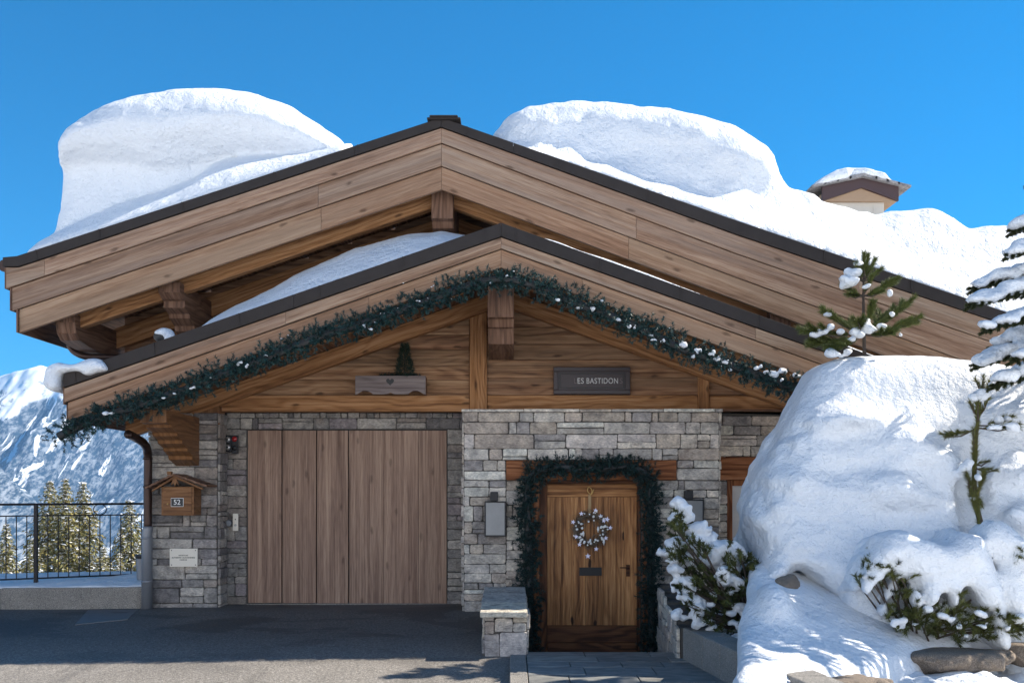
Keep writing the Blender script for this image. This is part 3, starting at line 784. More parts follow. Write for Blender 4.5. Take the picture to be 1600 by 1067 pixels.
def capf(X, Y, Z):
    top = ZC+(YH-np.interp((X*F/YC+800), [1262, 1275, 1305, 1330, 1350, 1375, 1395, 1402], [296, 284, 268, 263, 265, 272, 284, 293]))*YC/F
    base = ZC+(YH-(277+17*np.abs(X*F/YC+800-1346)/74))*YC/F
    return smax(smax(Z-top, base-Z, .02), smax(np.abs(Y-YC-.5)-.62+.05*vnoise(X*9, 0, 0), np.abs(X-PX(1332, YC))-PX(1332+70, YC)+PX(1332, YC), .05), .08)
V, Q = nets(capf, (PX(1250, YC), YC-.3, PZ(310, YC)), (PX(1420, YC), YC+1.3, PZ(250, YC)), .03)
np_mesh('snow_cap', V, Q, M['snow'], ch, smooth=True)
# ================================================================== ground
def grid_mesh(name, xs, ys, zf, mat, kind='structure', smooth=True, uvtint=None):
    X, Y = np.meshgrid(xs, ys, indexing='ij'); Z = zf(X, Y)+0*X
    V = np.stack([X, Y, Z], -1).reshape(-1, 3); n, m = len(xs), len(ys)
    i, j = np.meshgrid(np.arange(n-1), np.arange(m-1), indexing='ij'); a = (i*m+j).ravel()
    Q = np.stack([a, a+m, a+m+1, a+1], 1)
    o = np_mesh(name, V, Q, mat, smooth=smooth); o['kind'] = kind; return o
def zasph(X, Y):
    z = np.where(Y > 12.2, 0, -.11*(12.2-Y)); z = np.where(Y < 10.2, -.22-.05*(10.2-Y), z); z = np.where(Y < 4, -.53, z)
    return z+.006*vnoise(X*1.3, Y*1.3, 2.2)
grid_mesh('driveway', np.linspace(-11, -.02, 100), np.linspace(3.2, 13.03, 100), zasph, M['asphalt'])

SIL = [(-400, 700), (-250, 640), (-150, 590), (-60, 572), (0, 563), (22, 556), (48, 549), (62, 553), (78, 563), (92, 574), (112, 577), (135, 571), (170, 592), (230, 640), (300, 680), (420, 720), (700, 745)]
YMT = 2700.0
def terrain(X, Y):
    """garden level round the house, the slope down to the valley, the far mountain side and an unseen bank behind the camera, added to bounce light onto the house"""
    z = -.75+0*X
    d = np.maximum(Y-14.5, 0)
    z = z-.30*np.minimum(d, 60)-.42*np.maximum(d-60, 0)
    z = np.maximum(z, -255)
    z = z+np.where(d > 3, .35*vnoise(X*.15, Y*.15, 4.4), 0)*np.clip(d/10, 0, 1)
    bk_ = np.minimum(np.maximum(-1.5-Y, 0), 55); z = z+bk_*.62+np.clip(bk_/6, 0, 1)*.5*fbm(X*.12, Y*.12, 2, 3)  # unseen snow rise, added to throw sunlight back on the facade
    crest = np.interp(X, [PX(a, YMT) for a, _ in SIL], [PZ(b, YMT) for _, b in SIL])
    wob = 90*vnoise(X/260, 3, 7)
    t = np.clip((Y-1750+wob)/(YMT-1750), 0, 1.0)
    gully = (1-np.abs(vnoise(X/120+.35*vnoise(X/60, Y/300, 2), Y/800, 8.1)))
    hgt = (crest+255)*t**1.12-t*(1-t)*250*(1-gully)+np.clip(t*4, 0, 1)*(1-t**8)*(26*fbm(X/95, Y/160, 2.3, 4)+10*fbm(X/28, Y/50, 1.3, 3))
    hgt = hgt-np.maximum(Y-YMT, 0)*.5
    # a nearer wooded spur coming down from the left
    sp = np.interp(X, [-2400, PX(-60, 1700), PX(0, 1700), PX(60, 1700), PX(140, 1700), PX(230, 1700), 0], [330, 120, 48, -30, -115, -190, -255])
    ts = 1-np.abs(Y-1700)/520
    spur = np.where(ts > 0, (sp+255)*np.clip(ts, 0, 1)**.9, 0)+9*fbm(X/60, Y/60, 5, 4)*np.clip(ts*3, 0, 1)
    return np.where(Y > 900, np.maximum(z+hgt*(Y > 1500), z+spur), z)
xs = np.concatenate([np.linspace(-9000, -2300, 24)[:-1], np.linspace(-2300, -400, 420)[:-1], np.linspace(-400, -60, 30)[:-1], np.linspace(-60, 60, 60)[:-1], np.linspace(60, 9000, 40)])
ys = np.concatenate([np.linspace(-400, -62, 8)[:-1], np.linspace(-62, 90, 90)[:-1], np.linspace(90, 1150, 30)[:-1], np.linspace(1150, 2900, 420)[:-1], np.linspace(2900, 9000, 12)])
def mountain_mat():
    m, nt, b = newmat('snowy_mountain'); N = NT(nt); g = N.n('NewGeometry'); pos = g.outputs['Position']
    sx = N.n('SeparateXYZ'); N.l(pos, sx.inputs[0])
    big = N.noise(N.mapping(pos, (1/150, 1/700, 1/150)), 1, 5, .6, .8)
    chute = N.noise(N.mapping(pos, (1/34, 1/600, 1/190), (3, 0, 1)), 1, 4, .6, 1.2)
    alt = N.maprange(sx.outputs[2], 50, 290, 0.0, 1.0)
    cover = N.math('SUBTRACT', N.math('MULTIPLY_ADD', big, 2.4, -.02), N.math('MULTIPLY', alt, 1.15))
    cover = N.math('SUBTRACT', cover, N.math('MULTIPLY', N.math('MAXIMUM', N.math('SUBTRACT', chute, .515), 0), 7.5))
    cover = N.ramp(cover, [(.34, (0, 0, 0)), (.46, (1, 1, 1))])
    tree = N.noise(N.mapping(pos, (1/8, 1/60, 1/17)), 1, 3, .85)
    tr = N.ramp(tree, [(.40, (0, 0, 0)), (.55, (1, 1, 1))])
    f = N.math('MULTIPLY', cover, N.math('MULTIPLY_ADD', tr, .30, .70))
    rock = N.noise(N.mapping(pos, (1/38, 1/200, 1/24)), 1, 7, .75, 1.0)
    rk = N.ramp(rock, [(.56, (0, 0, 0)), (.63, (1, 1, 1))])
    c = N.mix(N.math('MULTIPLY', rk, .75), (.80, .83, .87), (.16, .165, .18))
    c = N.mix(f, c, (.020, .045, .075))  # forest colour has the blue of the distant haze painted in
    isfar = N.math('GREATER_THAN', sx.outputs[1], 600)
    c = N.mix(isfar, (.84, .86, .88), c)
    N.l(c, b.inputs['Base Color']); b.inputs['Roughness'].default_value = .8; b.inputs['Specular IOR Level'].default_value = .1
    return m
M['mountain'] = mountain_mat()
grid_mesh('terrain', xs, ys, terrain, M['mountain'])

# entry terrace, kerb strip and the sunken step in front of the door
def slabs(name, x0, x1, y0, y1, z, th, rnd, sw=(.35, .7), sh=(.28, .42)):
    mb = MB(); y = y0
    while y < y1-.01:
        h = min(rnd.uniform(*sh), y1-y); h = y1-y if y1-y-h < .12 else h; x = x0
        while x < x1-.01:
            w = min(rnd.uniform(*sw), x1-x); w = x1-x if x1-x-w < .15 else w; k = rnd.uniform(.8, 1.2); t = rnd.uniform(-.04, .04)
            mb.box((x+.004, y+.004, z-th), (x+w-.004, y+h-.004, z+rnd.uniform(-.003, .003)), c=(k*(1+t), k, k*(1-t))); x += w
        y += h
    o = mb.build(name, M['slate'], bevel=.004); o['kind'] = 'structure'; return o
rnd = random.Random(4)
slabs('entry_paving', .14, 2.0, 4.0, 10.37, -.20, .05, rnd)
slabs('door_step', .19, 1.80, 10.38, 10.78, -.38, .2, rnd); slabs('door_landing', .19, 1.80, 10.79, 12.4, -.55, .2, rnd)
mb = MB(); mb.box((.14, 4, -.6), (2.0, 10.36, -.254)); mb.box((.17, 10.3, -.9), (1.85, 12.5, -.77)); o = mb.build('paving_bed', M['grout']); o['kind'] = 'structure'
mb = MB(); y = 4.0
while y < 10.2:
    h = min(random.uniform(.5, .9), 10.2-y); mb.box((-.02, y+.003, -.6), (.136, y+h-.003, -.197+random.uniform(-.002, .002))); y += h
o = mb.build('kerb_strip', M['granite'], bevel=.008); o['kind'] = 'structure'
mb = MB(); mb.box((gx0, 12.93, -.05), (gx1, 13.05, .008)); o = mb.build('garage_threshold', M['concrete'], bevel=.006); o['kind'] = 'structure'

# low stone wall beside the entry
lw = thing('low_wall', (-.06, 10.2, -.22), 'low stone wall with flat slab coping between driveway and sunken entry', 'wall')
mb = MB(); rnd = random.Random(21); lw0, lw1 = -.272, .145
big = [tuple(min(.6, q*1.25) for q in t) for t in STONES]+[(.46, .43, .37)]
stone_face(mb, [(lw0, lw0+.15, -.25, .0), (lw0+.15, lw1, -.25, .02), (lw0, lw0+.10, .0, .13), (lw0+.10, lw0+.28, .02, .16), (lw0+.28, lw1, .02, .11), (lw0+.28, lw1, .11, .175), (lw0, lw0+.10, .13, .175), (lw0+.1, lw0+.28, .16, .175)], *FRONT(10.22), rnd, big, depth=.03)
stone_face(mb, stone_rects(-YE+.03, -10.22, -.3, .2, rnd, .1, .2), *LEFT(lw0), rnd, big); stone_face(mb, stone_rects(10.22, YE-.03, -.6, .2, rnd, .1, .2), *RIGHT(lw1), rnd, big)
mb.box((lw0, 10.22, -.8), (lw1, YE-.03, .19), mi=1)
mb.build('masonry', [M['stone'], M['grout']], lw)
mb = MB(); y = 10.12
for k, h in enumerate((.66, .62, .55)):
    y2 = min(y+h, YE-.045); za, zb2 = .232+.045*(y-10.2), .232+.045*(y2-10.2)
    q = [(y+.003, za-.055), (y2-.003, zb2-.055), (y2-.003, zb2), (y+.003, za)]
    mb.side_prism(q, lw0-.045+random.uniform(-.008, .008), lw1+.012+random.uniform(-.006, .006), c=(.55, .53, .46) if k == 0 else (.42, .42, .40)); y = y2  # front slab lighter and warmer: sunlight painted into its colour
mb.build('coping', M['stone'], lw, bevel=.008)

# planter wall on the right: rough masonry by the door, then dressed granite blocks
pw = thing('planter_wall', (1.75, 10, -.2), 'low planter wall of rough masonry and dressed granite blocks right of the door', 'wall')
def slant_frame(p, q):
    a, b = Vector((*p, 0)), Vector((*q, 0)); u = (b-a).normalized(); n = Vector((u.y, -u.x, 0)).normalized()
    return (tuple(a), tuple(u), (0, 0, 1), tuple(n)), (b-a).length
rnd = random.Random(31); mb = MB()
fr_, ln = slant_frame((1.73, 12.18), (1.62, 9.95))       # looks to -x
fr_ = (fr_[0], fr_[1], fr_[2], (-1, .05, 0))
mb2 = []
for r in stone_rects(0, ln, -.6, .36, rnd, .1, .2):
    a, b, c, d = r; lim = .35-.26*(max(0, b-.4)/(ln-.4))**1.0
    if c > lim-.03: continue
    mb2.append((a, b, c, min(d, lim)))
def flip_face(mb, rects, frame, rnd, pal):
    k = len(mb.f); stone_face(mb, rects, *frame, rnd, pal)
    mb.f[k:] = [tuple(reversed(f)) for f in mb.f[k:]]; mb.uv[k:] = [u[::-1] for u in mb.uv[k:]]
flip_face(mb, mb2, fr_, rnd, lt)
for i in range(8):
    y0 = 12.18-(12.18-9.95)*i/8; y1 = 12.18-(12.18-9.95)*(i+1)/8; x = 1.73-.11*(i+.5)/8; zt_ = .34-.26*((i+.5)/8)
    mb.box((x+.004, y1, -.9), (x+.30, y0-.002, zt_), mi=1)
mb.build('masonry', [M['stone'], M['grout']], pw)
mb = MB(); y = 9.95; x = 1.645
for h in (.60, .48, .42, .5, .6, .55):
    y1 = y-h; x1 = x+.128*h
    pts = [(x, y-.004), (x1, y1+.004), (x1+.28, y1+.03), (x+.28, y-.004)]
    z1 = .10+random.uniform(-.006, .006); b = [(p[0], p[1], -.6) for p in pts]; t = [(p[0], p[1], z1) for p in pts]
    mb.face(t[::-1]); mb.face(b)
    for i in range(4): mb.face([t[i], t[(i+1) % 4], b[(i+1) % 4], b[i]])
    y, x = y1, x1
mb.build('granite_blocks', M['granite'], pw, bevel=.012)

def rock(name, c, r, seed, label, mat='rock', flat=.55):
    f = lambda X, Y, Z: smax(ell(X, Y, Z, c, r)+.22*min(r)*fbm(X*4, Y*4+seed, Z*4, 3)+.10*min(r)*fbm(X*4+seed, Y*4, Z*4, 3)+.12*fbm(X*13, Y*13+seed, Z*13, 3)*min(r), Z-(c[2]+r[2]*flat), .03)
    k = 1.25; V, Q = nets(f, [c[i]-r[i]*k for i in range(3)], [c[i]+r[i]*k for i in range(3)], max(.014, min(r)/14))
    o = np_mesh(name, V-np.array(c), Q, M[mat], smooth=True); o.location = c; return tag(o, label, 'boulder')
rock('boulder', P(1300, 1075, 7.65), (.42, .25, .16), 1, 'rough brown boulder edging the planter, in front of the smooth snow cone')
rock('boulder', P(1478, 1026, 8.75), (.50, .30, .12), 5, 'long flat granite boulder under the snow covered shrub on the right', 'rock')
rock('boulder', P(1612, 1018, 8.9), (.26, .25, .13), 9, 'granite boulder cut by the right edge of the photo', 'rock')
rock('boulder', P(1228, 918, 9.35), (.16, .18, .15), 13, 'grey brown boulder in the hollow between shrub and snow bank', 'rock', .9)

# ------------------------------------------------------------------ terrace edge on the left: concrete upstand, snow, railing, cover
mb = MB()
pts = [(-9.5, 11.9), (-6.13, 12.36), (-4.42, 12.5)]
for (xa, ya), (xb, yb) in zip(pts[:-1], pts[1:]):
    n = max(1, int(abs(xb-xa)/.9))
    for i in range(n):
        x0_, y0_ = xa+(xb-xa)*i/n, ya+(yb-ya)*i/n; x1_, y1_ = xa+(xb-xa)*(i+1)/n, ya+(yb-ya)*(i+1)/n
        b = [(x0_, y0_), (x1_, y1_), (x1_, y1_+1.1), (x0_, y0_+1.1)]; zt_ = .245+.01*(x1_+6)/1.6
        lo = [(x, y, -.8) for x, y in b]; hi = [(x, y, zt_) for x, y in b]; mb.face(hi); mb.face(lo[::-1])
        for q in range(4): mb.face([lo[q], lo[(q+1) % 4], hi[(q+1) % 4], hi[q]])
tag(mb.build('terrace_upstand', M['concrete'], bevel=.012), 'low exposed aggregate concrete wall under the iron railing', 'wall')
def kf(X, Y, Z):
    ye = np.interp(X, [-9.5, -6.13, -4.42], [11.9, 12.36, 12.5])
    base = np.interp(X, [-9.5, -6, -4.4], [.22, .24, .255])
    top = base+.012+.055*np.clip((Y-ye)/.5, 0, 1)**.7+.012*fbm(X*2.5, Y*2.5, 1.1, 3)
    top = top+.05*np.clip((Y-ye-.6)/.4, 0, 1)
    return smax(smax(Z-top, base-.01-Z, .01), smax(ye+.035+.02*vnoise(X*2, 0, 0)-Y, Y-ye-1.2, .02), .02)
V, Q = nets(kf, (-9.4, 11.8, .15), (-4.45, 13.8, .48), .035)
tag(np_mesh('wall_snow', V, Q, M['snow'], smooth=True), 'thin shaded snow layer on the concrete wall under the railing', 'snow')
def fy(x): return 12.5+(x+6.2)*.9/(6.2-4.75)*1.0 if x > -6.2 else 12.5+(x+6.2)*.4
rail = thing('metal_railing', (-5.9, 12.9, .25), 'black wrought iron railing with thin bars and a ring at the terrace edge', 'railing')
xl_, xr_ = -9.3, -4.78
for nm, z, r in (('top_rail', 1.256, .014), ('upper_rail', 1.115, .008), ('bottom_rail', .345, .010)):
    mb = MB(); mb.tube([(x, fy(x), z) for x in (xl_, -6.2, xr_)], r, 8); mb.build(nm, M['iron'], rail, smooth=True)
def x_at(px):                                    # point of the fence line seen at this column
    for x in np.linspace(-9.3, -4.7, 4000):
        if x*F/fy(x)+800 > px: return float(x)
    return -4.7
xpost = x_at(56)
for x in (xpost, xpost-2.0):
    mb = MB(); mb.box((x-.02, fy(x)-.02, .15), (x+.02, fy(x)+.02, 1.25)); mb.build('post', M['iron'], rail)
k = 0
for i in range(-17, 11):
    if i == 0: continue
    px = 58.5+16.25*i if i > 0 else 58+16.25*i
    x = x_at(px) if px > -100 else x_at(-100)-(-100-px)/16.25*.125
    mb = MB(); mb.tube([(x, fy(x), .345), (x, fy(x), 1.115)], .0068, 6)
    if i % 2 == 0:
        mb.tube([(x, fy(x), .70), (x, fy(x), .712), (x, fy(x), .724)], [.007, .016, .007], 6)
    mb.build('baluster', M['iron'], rail)
x = x_at(156); mb = MB(); mb.tube([(x+.066*math.cos(a), fy(x)+.04*math.cos(a), 1.187+.066*math.sin(a)) for a in np.linspace(0, 2*math.pi, 33)], .006, 6, cap=False); mb.build('ring', M['iron'], rail)
mb = MB(); q = [(-5.05, 12.29), (-4.47, 12.32), (-4.38, 11.75), (-4.87, 11.5)]
z0 = float(zasph(np.array([-4.7]), np.array([11.9]))[0])
t = [(x, y, float(zasph(np.array([x]), np.array([y]))[0])+.009) for x, y in q]; b = [(x, y, z-.03) for x, y, z in t]
mb.face(t[::-1]); mb.face(b)
for i in range(4): mb.face([t[i], t[(i+1) % 4], b[(i+1) % 4], b[i]])
tag(mb.build('drain_cover', plain('worn_steel', (.13, .135, .14), .55, .3, .25, 14, .2)), 'grey flat metal cover set in the asphalt by the downpipe', 'drain cover')
mb = MB(); c = (PX(222, 12.95), 12.95)
mb.tube([(*c, .25), (*c, .59)], [.062, .075], 18); mb.build_ = None
bin_ = thing('ash_bin', (c[0], c[1], .25), 'small grey round bin with black rim behind the downpipe', 'bin')
mb.build('body', M['pipe_grey'], bin_, smooth=False); mb = MB(); mb.tube([(*c, .575), (*c, .60), (*c, .625)], [.080, .084, .080], 18); mb.build('rim', M['black'], bin_)
# ================================================================== small things on the house
def text_obj(txt, size, loc, mat, name, parent, depth=.003, sx=1.0, space=1.0, width_px=None):
    cu = bpy.data.curves.new('tmp', 'FONT'); cu.body = txt; cu.size = size; cu.extrude = depth/2; cu.align_x = 'CENTER'; cu.align_y = 'CENTER'; cu.space_character = space
    t = link(bpy.data.objects.new('tmp', cu)); bpy.context.view_layer.update()
    me = bpy.data.meshes.new_from_object(t.evaluated_get(bpy.context.evaluated_depsgraph_get())); bpy.data.objects.remove(t)
    me.name = name; me.materials.clear(); me.materials.append(mat)
    o = link(bpy.data.objects.new(name, me)); o.location = loc; o.rotation_euler = (math.pi/2, 0, 0); o.scale = (sx, 1, 1)
    return put(o, parent)
def sphere(mb, c, r, n=8, col=(1, 1, 1)):
    r = r if isinstance(r, (tuple, list)) else (r, r, r); b = len(mb.v); m = n*2
    for i in range(n+1):
        a = math.pi*i/n
        for k in range(m): t = 2*math.pi*k/m; mb.v.append((c[0]+r[0]*math.sin(a)*math.cos(t), c[1]+r[1]*math.sin(a)*math.sin(t), c[2]+r[2]*math.cos(a)))
    for i in range(n):
        for k in range(m):
            mb.f.append((b+i*m+k, b+(i+1)*m+k, b+(i+1)*m+(k+1) % m, b+i*m+(k+1) % m)); mb.uv.append([(0, 0)]*4); mb.c.append(col); mb.mi.append(0)

# mailbox
Yb = 12.27
mbx = thing('mailbox', P(278, 805, 12.5), 'brown wooden mailbox shaped like a little gabled house, number 52, on the stone pillar', 'mailbox')
a0_, a1_ = PX(252, Yb), PX(303, Yb); zt0, zb0_ = PZ(760, Yb), PZ(805, Yb)
mb = MB(); mb.box((a0_, Yb, zb0_), (a1_, 12.56, zt0), g=(1, 0, 0)); mb.build('body', M['mail'], mbx, bevel=.006)
mb = MB(); mb.box((a0_+.025, Yb-.010, zb0_+.02), (a1_-.025, Yb-.0015, zt0-.012)); mb.box((a0_+.06, Yb-.016, zt0-.075), (a1_-.06, Yb-.011, zt0-.05)); mb.build('flap_door', M['mail'], mbx, bevel=.003)
mb = MB(); sphere(mb, (PX(262.5, Yb), Yb-.012, PZ(787, Yb)), .012); mb.build('lock', M['brass'], mbx, smooth=True)
ax_ = PX(277, Yb); zr_ = PZ(741, Yb-.12)
for s_, ex, ez in ((-1, PX(229, Yb-.12), PZ(762, Yb-.12)), (1, PX(322, Yb-.12), PZ(759, Yb-.12))):
    mb = MB(); n = 5
    for q in range(n):
        xa, xb_ = ax_+(ex-ax_)*q/n, ax_+(ex-ax_)*(q+1)/n+s_*.012; za, zb_ = zr_+(ez-zr_)*q/n, zr_+(ez-zr_)*(q+1)/n
        mb.prism([(xa, za+.010), (xb_, zb_+.012), (xb_, zb_-.012), (xa, za-.016)], Yb-.14+random.uniform(-.006, .006), 12.56, g=(0, 1, 0))
    mb.build('mailbox_roof', M['dark_beam'], mbx, bevel=.002)
mb = MB()
for s_, ex, ez in ((-1, PX(236, Yb-.12), PZ(764, Yb-.12)), (1, PX(316, Yb-.12), PZ(761, Yb-.12))):
    mb.prism([(ax_, zr_-.012), (ex, ez-.012), (ex, ez-.032), (ax_, zr_-.045)], Yb-.10, Yb-.08, g=(s_, 0, -.3))
mb.prism([(ax_-.02, zr_-.04), (ax_+.02, zr_-.04), (ax_+.05, zr_-.13), (ax_+.015, zr_-.10), (ax_, zr_-.14), (ax_-.015, zr_-.10), (ax_-.05, zr_-.13)], Yb-.09, Yb-.07, g=(0, 0, 1))
mb.box((ax_-.09, Yb-.10, zr_-.005), (ax_-.04, Yb-.04, zr_+.035)); mb.build('barge_trim', M['mail'], mbx, bevel=.002)
p0 = (PX(277.5, Yb), Yb-.013, PZ(784.5, Yb)); w, h = .075, .052
mb = MB(); mb.box((p0[0]-w, p0[1]-.004, p0[2]-h), (p0[0]+w, p0[1]+.002, p0[2]+h)); pl = mb.build('number_plate', M['white'], mbx, bevel=.003)
mb = MB(); mb.box((p0[0]-w+.005, p0[1]-.006, p0[2]-h+.005), (p0[0]+w-.005, p0[1]-.0045, p0[2]+h-.005)); mb.build('plate_field', M['ink'], pl)
text_obj('52', .085, (p0[0], p0[1]-.0085, p0[2]), M['white'], 'digits', pl)

# plaque
Yq = YP-.05
pq = thing('wall_plaque', P(287, 871, Yq), 'cream plaque with three short lines of dark lettering on the left stone pillar', 'plaque')
mb = MB(); mb.box((PX(265.5, Yq), Yq-.012, PZ(885, Yq)), (PX(309, Yq), Yq+.01, PZ(856.5, Yq))); mb.build('plate', M['cream'], pq, bevel=.003)
for a in (268.5, 306):
    for b in (859.5, 882): mb = MB(); sphere(mb, (PX(a, Yq), Yq-.013, PZ(b, Yq)), .006); mb.build('screw', M['ink'], pq)
for s_, py, sz, t_ in (('SOCIETE DES', 867.2, .020, 0), ('AUTHENTIC OLDE BUSINESS', 870.8, .022, 1), ('COURCHE', 874.2, .019, 0)):
    text_obj(s_, sz, (PX(287, Yq), Yq-.014, PZ(py, Yq)), M['ink'], 'lettering', pq, sx=1.0)

# signal lamps and key switch beside the garage
Ys = 12.93
sg = thing('signal_lamp', P(362, 694, Ys), 'small signal with two pale round lamps and a red lens beside the garage door', 'signal light')
mb = MB(); mb.box((PX(353.5, Ys), Ys-.04, PZ(706, Ys)), (PX(363, Ys), Ys, PZ(680, Ys))); mb.box((PX(363.5, Ys), Ys-.05, PZ(709, Ys)), (PX(373, Ys), Ys, PZ(680, Ys))); mb.build('housing', M['black'], sg, bevel=.008)
for a, b, m_, nm in ((357.5, 687, 'steel', 'lamp'), (357.5, 699, 'steel', 'lamp'), (368, 686, 'red', 'red_lens'), (368, 700, 'black', 'dark_lens')):
    mb = MB(); sphere(mb, (PX(a, Ys), Ys-.045, PZ(b, Ys)), (.034, .022, .036)); mb.build(nm, M[m_], sg, smooth=True)
for b in (687, 699):
    mb = MB(); mb.tube([(PX(357.5, Ys), Ys-.069, PZ(b, Ys)), (PX(357.5, Ys), Ys-.066, PZ(b, Ys))], .014, 10); mb.build('lamp_centre', M['ink'], sg)
ks_ = thing('key_switch', P(368, 815, Ys), 'narrow cream key switch panel on dark stone left of the garage door', 'switch')
mb = MB(); mb.box((PX(364.5, Ys), Ys-.03, PZ(829, Ys)), (PX(373, Ys), Ys, PZ(802, Ys))); mb.build('plate', M['cream'], ks_, bevel=.005)
for b, r in ((811, .008), (820, .015)):
    mb = MB(); sphere(mb, (PX(368.7, Ys), Ys-.03, PZ(b, Ys)), (r, .008, r)); mb.build('button', M['steel' if r > .01 else 'ink'], ks_, smooth=True)
mb = MB(); mb.tube([(PX(358, Ys), Ys, PZ(817, Ys)), (PX(358, Ys), Ys-.035, PZ(817, Ys))], [.045, .036], 14); mb.build('dome', M['pipe_grey'], ks_)

# name board
Yn = YW-.05
sn = thing('name_sign', P(925, 595, Yn), 'dark aubergine framed name board reading LES BASTIDONS on the timber gable', 'sign')
x0_, x1_, z1_, z0_ = PX(865, Yn), PX(984.5, Yn), PZ(573.5, Yn), PZ(616, Yn)
mb = MB(); mb.box((x0_, Yn, z0_), (x1_, Yn+.05, z1_)); mb.build('board', M['sign'], sn, bevel=.004)
mb = MB(); q = .055
for a, b in (((x0_, z0_), (x1_, z0_+q)), ((x0_, z1_-q), (x1_, z1_)), ((x0_, z0_+q+.001), (x0_+q, z1_-q-.001)), ((x1_-q, z0_+q+.001), (x1_, z1_-q-.001))):
    mb.box((a[0], Yn-.022, a[1]), (b[0], Yn-.001, b[1]))
mb.build('frame', M['sign'], sn, bevel=.006)
mb = MB(); q = .075
for a, b in (((x0_+q, z0_+q), (x1_-q, z0_+q+.008)), ((x0_+q, z1_-q-.008), (x1_-q, z1_-q)), ((x0_+q, z0_+q+.009), (x0_+q+.008, z1_-q-.009)), ((x1_-q-.008, z0_+q+.009), (x1_-q, z1_-q-.009))):
    mb.box((a[0], Yn-.012, a[1]), (b[0], Yn-.001, b[1]))
mb.build('inner_moulding', M['ink'], sn)
def fit(o, px): w = max(v.co.x for v in o.data.vertices)-min(v.co.x for v in o.data.vertices); o.scale[0] = px*Yn/F/w
M['letter'] = plain('dull_pewter_letters', (.42, .41, .40), .45, .5, .2, 20)
M['letter_dim'] = plain('dark_letters', (.13, .10, .10), .5, .2, .2, 20)  # darker metal for the first and last letters
fit(text_obj('BASTIDON', .098, (PX(941, Yn), Yn-.006, PZ(595.5, Yn)), M['letter'], 'lettering', sn, space=1.08), 49)
fit(text_obj('ES', .098, (PX(907, Yn), Yn-.006, PZ(595.5, Yn)), M['letter'], 'lettering', sn, space=1.08), 9.6)
fit(text_obj('L', .098, (PX(898.8, Yn), Yn-.006, PZ(595.5, Yn)), M['letter_dim'], 'lettering', sn), 3.6)
fit(text_obj('S', .098, (PX(970.5, Yn), Yn-.006, PZ(595.5, Yn)), M['letter_dim'], 'lettering', sn), 4.4)

# planter box with heart
Yf = 12.52
fb = thing('planter_box', P(610, 616, Yf+.1), 'grey wooden flower box with a black plate as its heart hole and scalloped lower edge on the beam', 'planter')
x0_, x1_ = PX(555, Yf), PX(665, Yf); zt1, zb1 = PZ(587, Yf), PZ(616, Yf); W_ = x1_-x0_
nn = 40; low = []
for i in range(nn+1):
    t = i/nn; s_ = abs(2*t-1)                       # 1 at the ends, 0 in the middle
    v = .0
    if s_ > .93: v = 0
    elif s_ > .5: v = .045*math.sin((s_-.5)/.43*math.pi)**.8
    elif s_ > .12: v = -.005
    else: v = .022*(1-s_/.12)
    low.append((x0_+W_*t, zb1+max(0, v)))
mb = MB(); mb.prism(low+[(x1_, zt1), (x0_, zt1)], Yf, Yf+.02, g=(1, 0, 0)); mb.build('front_board', M['box_grey'], fb, bevel=.002)
mb = MB(); mb.box((x0_+.01, Yf+.021, zb1+.045), (x0_+.03, Yf+.2, zt1-.006)); mb.box((x1_-.03, Yf+.021, zb1+.0), (x1_-.0, Yf+.2, zt1-.006)); mb.box((x0_+.031, Yf+.18, zb1+.05), (x1_-.031, Yf+.2, zt1-.01)); mb.box((x0_+.031, Yf+.022, zb1+.05), (x1_-.031, Yf+.178, zt1-.03)); mb.build('box', M['dark_beam'], fb)
hp = []
for i in range(40):
    t = 2*math.pi*i/40; hp.append((PX(609.5, Yf)+.0030*16*math.sin(t)**3, PZ(596.2, Yf)+.0030*(13*math.cos(t)-5*math.cos(2*t)-2*math.cos(3*t)-math.cos(4*t))))
mb = MB(); mb.prism(hp, Yf-.002, Yf-.0005); mb.build('heart', M['ink'], fb)  # flat black plate paints the dark inside of a cut-out

# needles in bulk
def needles(shoots, nl, n, w, rng, spread=(.5, 1.1), droop=0.0):
    """shoots: arrays p (k,3), d (k,3), L (k). Returns verts, tris, shade per triangle"""
    p, d, Lg = shoots; k = len(p); d = d/np.linalg.norm(d, axis=1, keepdims=True)
    p = np.repeat(p, n, 0); dd = np.repeat(d, n, 0); Lr = np.repeat(Lg, n)
    t = rng.random(k*n)**.8; base = p+dd*(t*Lr)[:, None]
    r = rng.normal(size=(k*n, 3)); r -= dd*(r*dd).sum(1, keepdims=True); r /= np.linalg.norm(r, axis=1, keepdims=True)+1e-9
    a = rng.uniform(*spread, k*n)
    nd = dd*np.cos(a)[:, None]+r*np.sin(a)[:, None]; nd[:, 2] -= droop; nd /= np.linalg.norm(nd, axis=1, keepdims=True)
    ln = nl*rng.uniform(.7, 1.15, k*n); s = np.cross(nd, rng.normal(size=(k*n, 3))); s /= np.linalg.norm(s, axis=1, keepdims=True)+1e-9
    A = base-s*w/2; B = base+s*w/2; C = base+nd*ln[:, None]
    V = np.stack([A, B, C], 1).reshape(-1, 3); T = np.arange(len(V)).reshape(-1, 3)
    return V, T, t
def tint_of(n, rng, lo=.6, hi=1.5, warm=.0):
    k = rng.uniform(lo, hi, (n, 1)); w = rng.uniform(-warm, warm, (n, 1))
    return np.concatenate([k*(1+w), k, k*(1-w)], 1)

